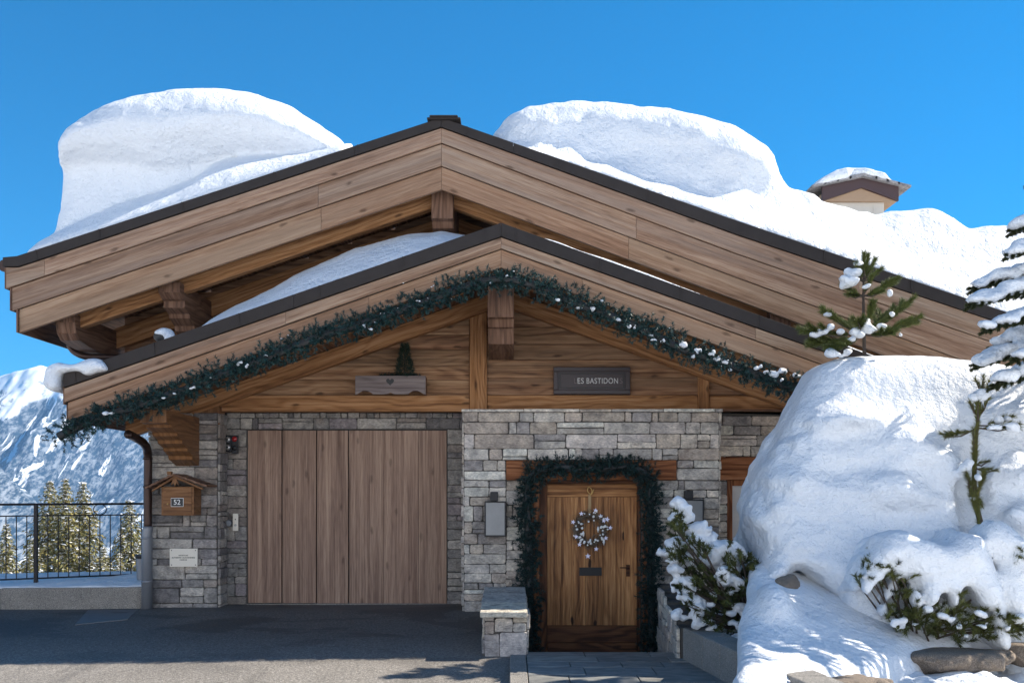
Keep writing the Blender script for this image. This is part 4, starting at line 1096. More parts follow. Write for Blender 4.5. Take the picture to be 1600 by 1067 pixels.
def blobs_fn(C, R, k=.02, rough=.0, fr=12):
    def f(X, Y, Z):
        r = None
        for c, q in zip(C, R):
            e = ell(X, Y, Z, c, q); r = e if r is None else smin(r, e, k)
        if rough: r = r+rough*fbm(X*fr, Y*fr, Z*fr, 2)
        return r
    return f
def blob_mesh(name, C, R, parent, k=.02, rough=.006, fr=14, h=.02, mat='snow', pad=.05):
    """the blobs are meshed one cluster at a time"""
    C = np.array(C); R = np.array(R); left = list(range(len(C))); Vs, Qs, off = [], [], 0
    while left:
        grp = [left.pop(0)]; i = 0
        while i < len(grp):
            g = grp[i]; i += 1
            near = [j for j in left if np.all(np.abs(C[j]-C[g]) < (R[j]+R[g]+k))]
            for j in near: left.remove(j)
            grp += near
            if len(grp) > 60: break
        lo = (C[grp]-R[grp]).min(0)-pad; hi = (C[grp]+R[grp]).max(0)+pad
        V, Q = nets(blobs_fn(C[grp], R[grp], k, rough, fr), lo, hi, h)
        if not len(Q): continue
        Vs.append(V); Qs.append(Q+off); off += len(V)
    o = np_mesh(name, np.concatenate(Vs), np.concatenate(Qs), M[mat], parent, smooth=True)
    if len(Vs) > 1: o['kind'] = 'stuff'
    return o

# plants in the box
rng = np.random.default_rng(5)
bush = thing('cone_shrub', P(632, 587, Yf+.1), 'dark little cone shaped shrub growing in the flower box', 'shrub')
n = 420; hgt = .40*rng.random(n)**1.0; a = rng.uniform(0, 6.28, n); rr = (.105*(1-hgt/.42)+.012)*rng.uniform(.5, 1, n)
pp = np.stack([PX(631, Yf)+rr*np.cos(a), Yf+.10+rr*np.sin(a), zt1-.03+hgt], 1); dd = np.stack([np.cos(a)*.7, np.sin(a)*.7, np.ones(n)], 1)
V, T, t = needles((pp, dd, np.full(n, .05)), .035, 12, .004, rng); np_mesh('foliage', V, T, M['garland'], bush, tint_of(len(T), rng, .4, 1.1)*np.array([1.2, 1, .6]))
mb = MB(); mb.tube([(PX(631, Yf), Yf+.1, zt1-.06), (PX(631, Yf), Yf+.1, zt1+.32)], [.012, .004], 6); mb.build('stem', M['bark'], bush)
lowp = thing('creeping_plant', P(603, 587, Yf+.1), 'low dark plant trailing over the edge of the flower box, left of the cone shrub', 'plant')
n = 160; pp = np.stack([PX(rng.uniform(590, 655, n), Yf), Yf+rng.uniform(.03, .16, n), zt1-.02+.0*rng.random(n)], 1); dd = rng.normal(size=(n, 3))*[.6, .6, .3]+[0, 0, .8]
V, T, t = needles((pp, dd, rng.uniform(.02, .07, n)), .04, 10, .007, rng); np_mesh('leaves', V, T, M['garland'], lowp, tint_of(len(T), rng, .3, 1.2)*np.array([1.4, .8, .7]))

# wall lanterns
def lantern(x0p, x1p, y0p, y1p, cap, lab):
    Yl = YE-.16; root = thing('wall_lantern', P((x0p+x1p)/2, y1p, YE-.05), lab, 'lantern', 'box lanterns either side of the entrance')
    a, b, zt, zb_ = PX(x0p, Yl), PX(x1p, Yl), PZ(y0p, Yl), PZ(y1p, Yl)
    mb = MB(); q = .016
    for (u0, v0), (u1, v1) in (((a, zb_), (b, zb_+q)), ((a, zt-q), (b, zt)), ((a, zb_+q+.001), (a+q, zt-q-.001)), ((b-q, zb_+q+.001), (b, zt-q-.001))):
        mb.box((u0, Yl, u1*0+v0), (u1, Yl+.12, v1))
    mb.build('frame', M['black'], root, bevel=.002)
    mb = MB(); mb.box((a+q, Yl+.006, zb_+q), (b-q, Yl+.012, zt-q)); mb.build('glass', M['glass'], root)
    mb = MB(); cx0, cx1 = PX(cap[0], Yl+.04), PX(cap[1], Yl+.04)
    mb.box((cx0, Yl+.03, zt+.002), (cx1, YE+.0, PZ(cap[2], Yl+.04))); mb.box((a+.05, Yl+.121, zt-.12), (b-.05, YE, zt-.04)); mb.build('bracket', M['black'], root, bevel=.006)
lantern(757, 790.5, 783, 838, (766, 778, 768), 'black box lantern with frosted glass on the stone wall left of the entrance garland')
lantern(1066, 1100, 780, 832, (1070, 1083, 766), 'black box lantern with grey glass right of the door, half behind the snowy shrub')

# little floodlight with a snow hat on the lower roof
Yo = 11.9; oc = P(257, 526, Yo)
fl = thing('floodlight', oc, 'small dark lamp with a round hat of snow at the edge of the lower roof', 'lamp')
mb = MB(); sphere(mb, (oc[0]-.03, Yo, oc[2]-.0), (.095, .09, .07)); mb.tube([(oc[0]-.03, Yo, oc[2]-.3), (oc[0]-.03, Yo, oc[2])], .02, 8); mb.build('lamp_body', M['ink'], fl, smooth=True)
blob_mesh('snow_hat', [(oc[0], Yo, oc[2]+.04), (oc[0]+.05, Yo, oc[2]+.01), (oc[0]+.08, Yo-.03, oc[2]-.05)], [(.105, .10, .06), (.075, .09, .05), (.08, .06, .03)], fl)

# ------------------------------------------------------------------ garlands
def path_pts(ctrl, step):
    c = arc([Vector(p) for p in ctrl], 10); out = []; 
    for a, b in zip(c[:-1], c[1:]):
        m = max(1, int((b-a).length/step)); out += [a+(b-a)*(i/m) for i in range(m)]
    return np.array([tuple(q) for q in out])
def make_garland(name, label, cat, ctrl, rad, dens, mat, rng, nl=.038, w=.008, lo=.4, hi=1.9, shoot=.07):
    root = thing(name, tuple(ctrl[len(ctrl)//2]), label, cat)
    pts = path_pts(ctrl, 1/dens); n = len(pts)
    mb = MB(); sub = pts[::max(1, int(dens*.08))]; mb.tube([tuple(q) for q in sub], rad*.28, 8); mb.build('core', M['ink'], root)
    r = rng.normal(size=(n, 3)); r[:, 1] = -np.abs(r[:, 1])*.9+.15; r /= np.linalg.norm(r, axis=1, keepdims=True)
    rr = rad*rng.uniform(.12, .78, n)*(1+.22*vnoise(np.arange(n)*.035, 0, 3))
    pp = pts+r*rr[:, None]; dd = r+rng.normal(size=(n, 3))*.45
    V, T, t = needles((pp, dd, np.full(n, shoot)), nl, 26, w, rng, (.5, 1.3))
    tt = tint_of(len(T), rng, lo, hi, .15); tt *= np.repeat(rng.uniform(.55, 1.4, n), 26)[:, None]
    np_mesh('needle_fringe', V, T, M[mat], root, tt); return root, pts
Yg = 11.09
gp = [(92, 682), (130, 663), (170, 648), (215, 634), (262, 618), (300, 606), (338, 588), (380, 574), (425, 556), (465, 540), (505, 524), (550, 511), (600, 495), (640, 480), (690, 462), (735, 446), (770, 437), (800, 437), (840, 448), (880, 466), (920, 482), (962, 497), (1000, 513), (1040, 533), (1080, 550), (1120, 562), (1160, 577), (1200, 592), (1250, 608)]
rng = np.random.default_rng(11)
g1, gpts = make_garland('gable_garland', 'long blue green tinsel garland flecked with snow along the front gable', 'garland', [P(a, b, Yg) for a, b in gp], .172, 330, 'garland', rng)
C, R = [], []
def gsnow(px, py, s):
    s = s*.8
    p = P(px, py, Yg-.09)
    for _ in range(3): C.append((p[0]+rng.normal()*s*.5, p[1]+rng.normal()*s*.25, p[2]+rng.normal()*s*.3)); R.append((s*rng.uniform(.4, .9), s*rng.uniform(.4, .7), s*rng.uniform(.3, .65)))
for px, py, s in [(168, 645, .05), (255, 622, .025), (272, 615, .02), (300, 606, .03), (330, 590, .02), (372, 567, .04), (385, 572, .03), (415, 556, .02), (565, 510, .035), (578, 515, .03), (650, 470, .015), (792, 430, .02), (870, 468, .035), (905, 481, .025), (925, 484, .045), (940, 470, .02), (968, 500, .04), (985, 512, .05), (1014, 525, .04), (1020, 530, .035), (1036, 533, .035), (1072, 540, .06), (1088, 548, .05), (1083, 557, .035), (1110, 552, .05), (1122, 560, .05), (1134, 566, .04), (1140, 577, .03), (1185, 573, .05), (1206, 585, .07), (1225, 580, .06), (1245, 588, .065), (1262, 600, .05), (1222, 593, .03)]: gsnow(px, py, s)
for i in rng.integers(len(gpts)//5, len(gpts), 46):
    q = gpts[i]+rng.normal(size=3)*[.05, .02, .06]+[0, -.1, .02]; C.append(tuple(q)); s = rng.uniform(.006, .013); R.append((s, s, s*.7))
blob_mesh('snow_flecks', C, R, g1, k=.012, rough=.005, fr=40, h=.010, pad=.03)
Yh = 12.07
dg = [(827, 1020), (826, 960), (828, 900), (826, 840), (824, 790), (826, 755), (838, 736), (870, 730), (920, 733), (965, 730), (1000, 734), (1014, 752), (1016, 800), (1018, 850), (1016, 900), (1018, 960), (1017, 1022)]
make_garland('door_garland', 'thick dark green garland framing the entrance door', 'garland', [P(a, b, Yh-(.05 if 740 > b else 0)) for a, b in dg], .160, 380, 'garland', rng, lo=.35, hi=1.2)

# wreath on the door
Yw = YD-.06; wc = Vector(P(922, 827, Yw)); wr = thing('door_wreath', tuple(wc), 'twig wreath with white baubles and lilac stars hanging on the entrance door', 'wreath')
rng = np.random.default_rng(8)
n = 800; a = rng.uniform(0, 6.283, n); rr = .170+rng.normal(size=n)*.032
pp = np.stack([wc.x+rr*np.cos(a), wc.y+rng.normal(size=n)*.014, wc.z+rr*np.sin(a)], 1); tg = np.stack([-np.sin(a), 0*a, np.cos(a)], 1)
V, T, t = needles((pp, tg+rng.normal(size=(n, 3))*.7, np.full(n, .05)), .03, 9, .003, rng); np_mesh('twigs', V, T, M['twig'], wr, None)
mb = MB()
for q in range(3): mb.tube([(wc.x+(.17+.012*q)*math.cos(u), wc.y+.01*math.sin(u*3+q), wc.z+(.17+.01*math.sin(u*5+q))*math.sin(u)) for u in np.linspace(0, 6.283, 40)], .008, 6, cap=False)
mb.build('hoop', M['twig'], wr)
def star(c, r, seed):
    mb = MB(); rot = seed*1.3; p = []
    for i in range(10): q = r if i % 2 == 0 else r*.42; u = rot+i*math.pi/5; p.append((c[0]+q*math.cos(u), c[2]+q*math.sin(u)))
    mb.prism(p, c[1]-.006, c[1]+.006); mb.build('star', M['silver'], wr)
for i, (px, py) in enumerate([(895, 815), (943, 813), (948, 811), (953, 824), (930, 797), (931, 857), (905, 850), (918, 868), (908, 802), (946, 840), (938, 806), (900, 838)]): star((PX(px, Yw), Yw-.05, PZ(py, Yw)), .030 if i not in (2, 7) else .036, i)
for i in range(44):
    u = rng.uniform(0, 6.283); q = .170+rng.normal()*.034; mb = MB(); s_ = rng.uniform(.009, .018); sphere(mb, (wc.x+q*math.cos(u), wc.y-.035-rng.random()*.02, wc.z+q*math.sin(u)), s_, 6); mb.build('bauble', M['white'], wr, smooth=True)
for px, py in ((934, 826), (911, 833), (922, 845), (943, 846)):
    mb = MB(); c = (PX(px, Yw), Yw-.045, PZ(py, Yw)); mb.tube([(c[0], c[1], c[2]+.03), (c[0], c[1], c[2]), (c[0], c[1], c[2]-.04)], [.006, .016, .004], 8); mb.build('pendant', M['white'], wr, smooth=True)
mb = MB(); mb.box((PX(919.5, Yw), Yw+.03, PZ(802, Yw)), (PX(924, Yw), Yw+.034, PZ(772, Yw))); mb.build('ribbon', plain('gold_ribbon', (.35, .22, .09), .4), wr)
mb = MB(); mb.tube(arc([P(922, 775, Yw+.02), P(925, 766, Yw+.02), P(920, 761, Yw+.02), P(918, 767, Yw+.02), P(924, 772, Yw+.02), P(928, 764, Yw+.02)]), .006, 6); mb.build('hook', M['brass'], wr, smooth=True)
# ================================================================== snow
def pxpoly(poly, Y):
    p = [(PX(a, Y), PZ(b, Y)) for a, b in poly]; n = len(p); out = []
    for i in range(n):                                # closed smooth curve through the points
        a, b, c, d = (np.array(p[(i+k) % n]) for k in (-1, 0, 1, 2))
        for t in (0, .25, .5, .75): out.append(tuple(.5*(2*b+(c-a)*t+(2*a-5*b+4*c-d)*t*t+(3*b-a-3*c+d)*t**3)))
    return out
def rext(X, Y, Z, poly, Yc, hy, r, d2=None):
    """rounded extrusion of an outline"""
    d = poly_sd(X, Z, poly) if d2 is None else d2
    a, b = d+r, np.abs(Y-Yc)-hy+r
    return np.sqrt(np.maximum(a, 0)**2+np.maximum(b, 0)**2)+np.minimum(np.maximum(a, b), 0)-r
def interp_px(X, pts, Y):
    return np.interp(X, [PX(a, Y) for a, _ in pts], [PZ(b, Y) for _, b in pts])
def vline(f):                                     # vectorised roof line
    xs = np.linspace(-8, 9, 400); zs = np.array([f(float(x)) for x in xs]); return lambda X: np.interp(X, xs, zs)
zU, zL = vline(u_top), vline(l_top)
def snow(name, f, lo, hi, h, label, parent=None, mat='snow', loc=None):
    V, Q = nets(f, lo, hi, h)
    if loc is None: loc = (V[:, 0].mean(), V[:, 1].mean(), V[:, 2].min())
    o = np_mesh(name, V-np.array(loc), Q, M[mat], smooth=True); o.location = loc
    return tag(o, label, 'snow')

YM = 12.62
upA = pxpoly([(99, 268), (98, 245), (104, 222), (126, 196), (180, 167), (240, 152), (320, 146), (390, 151), (445, 166), (500, 196), (550, 238), (545, 275), (480, 262), (420, 252), (340, 258), (260, 272), (200, 262), (140, 262)], YM)
loA = pxpoly([(48, 420), (66, 385), (80, 350), (86, 310), (92, 262), (116, 235), (300, 235), (420, 245), (500, 262), (520, 330), (300, 430)], YM)
apA = [(40, 401), (70, 385), (100, 362), (187, 322), (250, 302), (300, 283), (337, 256), (380, 246), (484, 240), (560, 226), (600, 215)]
def fA(X, Y, Z):
    zr = zU(X); nz = .05*fbm(X*1.1, Y*1.1, Z*1.3, 4)
    ta = np.maximum(interp_px(X, apA, 12.45)-zr, .02)
    e = np.clip((Y-11.70)/.75, 0, 1)
    prof = ta*(e**.75)+.03*np.clip((Y-11.69)/.05, 0, 1)
    layer = smax(Z-zr-prof+.35*nz*e, 11.69-Y, .03)
    layer = smax(layer, PX(58, 12)-X, .05)
    layer = smax(layer, X-PX(540, 12)+.08*vnoise(Y*3, 1, 1), .05)
    nd = .030*fbm(X*.8+4, Y*.9, Z*1.4, 3)+.016*fbm(X*1.3, Y*1.3, Z*6.5, 4)
    up = rext(X, Y, Z, upA, 13.15, 1.05, .55)+nd
    lo = rext(X, Y, Z, loA, 13.50, 1.0, .35)+nd*.8
    r = smin(smin(up, lo, .10), layer, .06)
    r = r+.010*fbm(X*9, Y*9, Z*9, 2)
    return smax(r, zr-.02-Z, .01)
snow('roof_snow', fA, (-6.6, 11.6, 3.9), (-1.9, 14.8, 6.95), .042, 'huge rounded snow cornice standing on the left slope of the main roof')

upB = pxpoly([(784, 238), (785, 218), (790, 200), (812, 182), (880, 170), (960, 173), (1060, 188), (1130, 206), (1175, 228), (1200, 252), (1202, 290), (1150, 330), (1060, 330), (980, 315), (900, 300), (830, 275)], YM)
crB = [(770, 232), (850, 246), (930, 262), (1000, 262), (1060, 262), (1120, 272), (1180, 280), (1205, 274), (1240, 292), (1300, 318), (1370, 335), (1430, 333), (1490, 318), (1530, 324), (1600, 348), (1700, 385), (1820, 430)]
def fB(X, Y, Z):
    zr = zU(X)
    T = np.maximum(interp_px(X, crB, YM)-.11*np.clip((X-PX(1180, YM))/.4, 0, 1)-zr, .05)
    e = np.clip((Y-11.70)/1.05, 0, 1)
    lump = np.exp(-((X-PX(1130, 12.4))/1.3)**2)
    prof = T*(.25*e**.5+.75*e*e*(3-2*e))+.075*np.clip((Y-11.67)/.10, 0, 1)**.5*np.clip((X-.25)/.5, 0, 1)
    nz = (.05+.17*lump)*fbm(X*1.9, Y*2.6, 3.3+Z*.8, 5)*np.clip((Y-11.9)/.5, 0, 1)
    # trough and shoulder by the far end of the slope
    nz = nz+.20*np.exp(-((X-PX(1520, 12.6))/.28)**2-((Y-12.7)/.35)**2)-.10*np.exp(-((X-PX(1455, 12.6))/.35)**2-((Y-12.7)/.4)**2)
    layer = smax(Z-zr-prof+nz, 11.675-Y, .04)
    layer = smax(layer, PX(786, 12)-X+.1*vnoise(Y*2, 4, 1), .06)
    up = rext(X, Y, Z, upB, 13.1, 1.05, .42)+.03*fbm(X*.9+9, Y*1.0, Z*1.5, 3)+.016*fbm(X*1.3, Y*1.3, Z*6.5, 4)
    r = smin(up, layer, .42)+.008*fbm(X*9, Y*9, Z*9, 2)
    r = r+.022*fbm(X*4.5, Y*4.5, Z*4.5+2, 3)
    return smax(r, zr-.02-Z, .01)
snow('roof_snow', fB, (-.35, 11.6, 2.6), (8.0, 14.8, 6.9), .05, 'long snow cornice and drift covering the right slope of the main roof')

crC = [(300, 545), (318, 517), (345, 496), (400, 468), (480, 426), (560, 391), (640, 371), (690, 366), (733, 376), (790, 410), (830, 440)]
def fC(X, Y, Z):
    zr = zL(X); T = np.maximum(interp_px(X, crC, 12.15)-zr, -.05); e = np.clip((Y-11.3)/.75, 0, 1)
    T = T*np.clip((X-PX(312, 12.3))/.3, 0, 1)
    r = Z-zr-T*(e**.8)-.006+.022*fbm(X*2.2, Y*2.5, 1.7, 4)*e
    r = smax(smax(r, 11.24-Y, .02), Y-13.27, .02)
    return smax(r, zr-.03-Z, .01)+.004*fbm(X*11, Y*11, Z*11, 2)
snow('roof_snow', fC, (-4.2, 11.2, 2.6), (-.05, 13.4, 4.9), .035, 'smooth wedge of snow on the left slope of the lower roof')
def fC2(X, Y, Z):
    zr = zL(X); q = vnoise(X*1.35+2.2, 0, .5)*.6+vnoise(X*4.0, 1, .5)*.25
    T = .012+.075*q; T = np.where(X < .0, T-.06, T); T = T-.4*np.clip((-.08-X)/.3, 0, 1)
    r = Z-zr-T*np.clip((Y-11.15)/.05, 0, 1)
    return smax(smax(r, 11.16-Y, .01), Y-12.6, .02)
def fC2b(X, Y, Z): return smax(fC2(X, Y, Z), zL(X)-.02-Z, .005)
snow('roof_snow', fC2b, (-.1, 11.1, 2.6), (4.6, 12.7, 4.5), .028, 'thin broken line of snow along the right edge of the lower roof')

lump = pxpoly([(80, 590), (86, 577), (102, 570), (124, 573), (146, 564), (160, 563), (173, 571), (177, 582), (160, 586), (145, 589), (132, 583), (112, 585), (104, 590), (103, 606), (97, 614), (88, 612), (79, 603)], 11.3)
fD = lambda X, Y, Z: rext(X, Y, Z, lump, 11.42, .36, .075)+.012*fbm(X*5, Y*5, Z*5, 3)
snow('roof_snow', fD, (-5.25, 10.95, 2.4), (-4.15, 11.95, 2.95), .02, 'lump of snow drooping over the left tip of the lower roof')

# ------------------------------------------------------------------ the big mound on the planter
YB = 10.4
mB = pxpoly([(1158, 862), (1170, 795), (1186, 742), (1204, 700), (1228, 650), (1256, 602), (1272, 577), (1300, 563), (1340, 557), (1430, 557), (1520, 565), (1600, 577), (1760, 604), (1900, 700), (1900, 975), (1420, 1010), (1280, 1010), (1262, 975), (1250, 925), (1234, 900), (1212, 884), (1196, 905), (1170, 915), (1152, 895)], YB)
def cap_seg(X, Y, Z, a, b, r):
    a = np.array(a); b = np.array(b); d = b-a
    t = np.clip(((X-a[0])*d[0]+(Y-a[1])*d[1]+(Z-a[2])*d[2])/(d@d), 0, 1)
    return np.sqrt((X-a[0]-t*d[0])**2+(Y-a[1]-t*d[1])**2+(Z-a[2]-t*d[2])**2)-r
bumps = [(1405, 700, 9.72, .30, .13), (1330, 660, 9.9, .36, .09), (1300, 775, 9.62, .30, .12), (1400, 775, 9.45, .26, .11), (1230, 800, 9.75, .3, .12), (1480, 740, 9.55, .20, .12), (1590, 740, 9.6, .30, .15), (1570, 650, 9.9, .33, .09), (1600, 810, 9.3, .26, .13)]
def fE(X, Y, Z):
    d2 = poly_sd(X, Z, mB)
    yf = 9.0+1.0*np.clip((Z-.2)/2.4, 0, 1.1)+.10*np.clip((PX(1330, 10)-X)/1.0, 0, 1)
    front = yf-Y; back = Y-(11.0+0*Z)
    r = smax(smax(d2, front*.92, .32), back, .3)
    for px, py, y, s, hgt in bumps:
        c = P(px, py, y+.10); r = smin(r, ell(X, Y, Z, c, (s, s*.9, hgt*1.3)), .12)
    n1 = fbm(X*1.25, Y*1.25, Z*1.5+3, 4); rough = np.clip((2.45-Z)/.6, .15, 1)
    r = r+.070*n1*rough+.036*fbm(X*3.4, Y*3.4, Z*4.6, 4)*rough+.012*fbm(X*1.6, Y*1.6, Z*8, 3)*rough+.006*fbm(X*13, Y*13, Z*13, 2)
    # hollows
    for (a, b, c, q) in ((1452, 803, 9.25, .10),):
        r = smax(r, -ell(X, Y, Z, P(a, b, c), (q*1.3, .22, q*.8)), .05)
    # the cleft in which the little pine stands
    for a, b, q in ((P(1530, 700, 9.66), P(1520, 770, 9.46), .12), (P(1520, 770, 9.46), P(1540, 862, 9.18), .16), (P(1540, 862, 9.18), P(1566, 960, 8.98), .16)):
        r = smax(r, -cap_seg(X, Y, Z, a, b, q), .045)
    return r
snow('snow_mound', fE, (2.0, 8.9, .0), (6.4, 11.3, 3.05), .042, 'tall mound of soft snow burying the shrubs on the planter right of the door')
# draped lobes on the front shrub
YD1 = 8.95
dr1 = pxpoly([(1334, 915), (1352, 872), (1372, 846), (1400, 830), (1425, 842), (1470, 850), (1495, 828), (1520, 846), (1540, 885), (1546, 930), (1538, 950), (1522, 948), (1508, 925), (1494, 918), (1486, 950), (1476, 958), (1468, 930), (1456, 925), (1444, 940), (1436, 950), (1428, 930), (1420, 905), (1404, 895), (1392, 900), (1386, 890), (1372, 890), (1350, 925), (1336, 930)], YD1)
dr2 = pxpoly([(1528, 846), (1548, 828), (1572, 833), (1592, 852), (1640, 860), (1640, 955), (1598, 960), (1575, 968), (1556, 945), (1545, 905), (1550, 880)], YD1)
dr3 = pxpoly([(1365, 965), (1362, 935), (1372, 915), (1390, 912), (1394, 935), (1388, 968), (1378, 970)], YD1)
dr4 = pxpoly([(1541, 938), (1552, 935), (1560, 985), (1562, 1006), (1550, 1004), (1540, 985)], YD1)
dr5 = pxpoly([(1412, 918), (1424, 920), (1428, 940), (1422, 950), (1412, 940)], YD1)
fF = lambda X, Y, Z: smin(smin(smin(rext(X, Y, Z, dr1, 9.05, .40, .13), rext(X, Y, Z, dr2, 9.1, .40, .16), .03), smin(rext(X, Y, Z, dr3, 8.95, .14, .08), rext(X, Y, Z, dr4, 8.85, .12, .05), .02), .02), rext(X, Y, Z, dr5, 8.8, .08, .04), .02)+.075*fbm(X*1.9, Y*1.9, Z*2.4, 3)+.02*fbm(X*7, Y*7, Z*7, 3)
snow('snow_mound', fF, (2.75, 8.5, -.05), (4.75, 9.6, 1.2), .028, 'fresh white snow draped in lobes over the low shrub at lower right')
# smooth bank at the planter corner
def fG(X, Y, Z):
    ye = np.interp(X, [1.7, 1.97, 2.59, 3.24, 3.6], [6.9, 7.25, 7.70, 8.45, 8.75])
    u = np.clip((Y-ye)/(9.45-ye), 0, 1.2)
    zb = .02+.36*u**.8+.34*np.exp(-((X-2.25)/.45)**2)*np.clip(u-.35, 0, 1)+.10*np.exp(-((X-2.6)/.5)**2)*u
    xl = 1.86+.25*(Y-8.3)+.03*vnoise(Y*3, 2, 2)
    r = smax(smax(Z-zb, (ye-Y)*.75, .16), (xl-X)*.9, .14)
    r = smin(r, ell(X, Y, Z, P(1207, 985, 8.75), (.21, .38, .42)), .14)
    r = smax(r, X-4.0, .1)
    return r+.03*fbm(X*1.3, Y*1.3, Z*1.3, 3)+.010*fbm(X*5, Y*5, Z*5, 3)
snow('snow_bank', fG, (1.4, 6.6, -.55), (4.1, 9.75, .95), .034, 'smooth shaded snow bank spilling over the corner of the planter')

def gsn(X, Y):
    ye = np.interp(X, [1.6, 1.97, 2.59, 3.24, 4.24, 7], [6.6, 7.3, 7.85, 8.6, 9.1, 9.4])
    rough = fbm(X*2.6, Y*2.6, 1.5, 5)*.055+np.abs(vnoise(X*6, Y*6, 3))*.045
    out = -.20+rough+.10*vnoise(X*.9, Y*.9, 7)
    out = out+np.clip((X-3.0)/2, 0, .5)*.15
    out = np.where(X < 2.35, out-.35*np.clip((2.35-X)/.4, 0, 1), out)
    t = np.clip((Y-ye)/.12, 0, 1); return out*(1-t)+(.05+.02*fbm(X*2, Y*2, 2, 3))*t
grid_mesh('garden_snow', np.linspace(1.95, 9.5, 300), np.linspace(3.5, 12.6, 330), gsn, M['snow'])
# ================================================================== pines and shrubs near the house
def poly_sample(poly, n, rng):
    a = np.array(poly, float); lo, hi = a.min(0), a.max(0); out = []
    while len(out) < n:
        q = rng.uniform(lo, hi)
        if poly_sd(np.array([q[0]]), np.array([q[1]]), [tuple(p) for p in poly])[0] < 0: out.append(q)
    return np.array(out)
def branch_needles(segs, rng, nl=.05, per_m=700, w=.004, spread=(.35, .9)):
    ps, ds, Ls = [], [], []
    for a, b in segs:
        a, b = np.array(a), np.array(b); L_ = np.linalg.norm(b-a); m = max(1, int(L_*per_m/18)); 
        for k in range(m): ps.append(a+(b-a)*(k/m)); ds.append((b-a)/L_+rng.normal(size=3)*.12); Ls.append(L_/m*1.2)
    return needles((np.array(ps), np.array(ds), np.array(Ls)), nl, 18, w, rng, spread)

# the dark spreading shrub left of the mound
rng = np.random.default_rng(40)
sh = thing('mountain_pine', (2.25, 10.0, .08), 'spreading dwarf pine with snow on every branch, left of the big snow mound', 'shrub')
reg = [(1052, 785), (1075, 815), (1100, 850), (1135, 862), (1140, 840), (1160, 868), (1205, 880), (1200, 915), (1180, 930), (1165, 965), (1150, 1002), (1118, 992), (1080, 960), (1058, 925), (1044, 885), (1046, 850)]
q = poly_sample(reg, 560, rng); Yd = rng.uniform(9.55, 10.35, len(q)); root = np.array([2.35, 10.0, .1])
pp = np.array([P(a, b, y) for (a, b), y in zip(q, Yd)]); dd = pp-root; dd /= np.linalg.norm(dd, axis=1, keepdims=True); dd = dd*.5+np.array([-.1, -.3, .4])+rng.normal(size=dd.shape)*.45
V, T, t = needles((pp-dd*.03, dd, np.full(len(pp), .075)), .048, 46, .009, rng, (.4, 1.2)); tt = tint_of(len(T), rng, .5, 1.5, .15)*np.array([1.35, 1.15, .8]); tt *= np.repeat(rng.uniform(.45, 1.2, len(pp)), 46)[:, None]
np_mesh('foliage', V, T, M['needle'], sh, tt)
mb = MB()
for i in range(0, len(pp), 5): mid = (root+pp[i])/2+rng.normal(size=3)*.05; mb.tube([tuple(root+rng.normal(size=3)*.03), tuple(mid), tuple(pp[i])], [.018, .011, .005], 5)
mb.build('stems', M['bark'], sh)
C, R = [], []
def sb(px, py, s, y=10.0, n=3, fl=.7):
    c = P(px, py, y)
    for _ in range(n): C.append((c[0]+rng.normal()*s*.45, c[1]+rng.normal()*s*.4, c[2]+rng.normal()*s*.3)); R.append((s*rng.uniform(.6, 1.05), s*rng.uniform(.6, 1), s*fl*rng.uniform(.6, 1.05)))
for a in [(1108, 850, .13), (1124, 858, .14), (1138, 862, .14), (1100, 838, .1), (1128, 884, .12), (1146, 868, .13), (1136, 905, .08), (1054, 783, .05), (1062, 788, .055), (1070, 796, .06), (1080, 806, .07), (1058, 805, .045), (1066, 818, .06), (1078, 826, .08), (1090, 820, .08), (1102, 832, .09), (1112, 845, .09), (1096, 848, .09), (1052, 810, .03), (1084, 842, .07), (1052, 850, .07), (1064, 848, .06), (1074, 852, .06), (1050, 866, .08), (1056, 875, .08), (1046, 889, .05), (1058, 893, .055), (1072, 870, .07), (1086, 868, .08), (1080, 884, .05), (1098, 870, .10), (1110, 862, .11), (1122, 868, .12), (1132, 880, .11), (1130, 898, .08), (1134, 912, .06), (1138, 925, .045), (1120, 885, .08), (1066, 908, .055), (1076, 912, .06), (1082, 921, .05), (1056, 925, .05), (1066, 932, .06), (1074, 940, .05), (1086, 938, .06), (1090, 948, .05), (1060, 958, .055), (1070, 965, .045), (1084, 962, .06), (1092, 975, .045), (1102, 972, .04), (1108, 983, .04), (1150, 870, .06), (1146, 880, .05), (1158, 911, .055), (1157, 948, .05), (1162, 958, .03), (1152, 978, .04), (1142, 975, .03), (1178, 938, .03), (1135, 995, .04), (1148, 992, .05), (1116, 928, .02), (1112, 945, .025), (1140, 958, .03)]:
    sb(*a, y=9.72 if a[1] > 890 else 9.95)
blob_mesh('snow', C, R, sh, k=.03, rough=.022, fr=15, h=.018)

# low shrub below the draped snow
rng = np.random.default_rng(41)
s2 = thing('mountain_pine', (3.6, 9.0, .1), 'low dwarf pine with sunlit yellow green tufts peeking out under draped snow', 'shrub')
regs = [([(1385, 925), (1420, 905), (1440, 940), (1500, 925), (1520, 945), (1545, 960), (1548, 1000), (1500, 1002), (1440, 990), (1395, 975), (1380, 960)], 150), ([(1340, 905), (1352, 868), (1366, 860), (1375, 885), (1420, 880), (1428, 905), (1400, 915), (1375, 905), (1345, 925)], 60), ([(1548, 955), (1590, 958), (1602, 990), (1580, 992), (1556, 985)], 40), ([(1580, 870), (1600, 865), (1604, 885), (1590, 890)], 12)]
PPs = []
for rg, n in regs: q = poly_sample(rg, n, rng); PPs.append(np.array([P(a, b, rng.uniform(8.68, 8.95)) for a, b in q]))
pp = np.concatenate(PPs); dd = rng.normal(size=pp.shape)*.35+np.array([.05, -.45, .25])
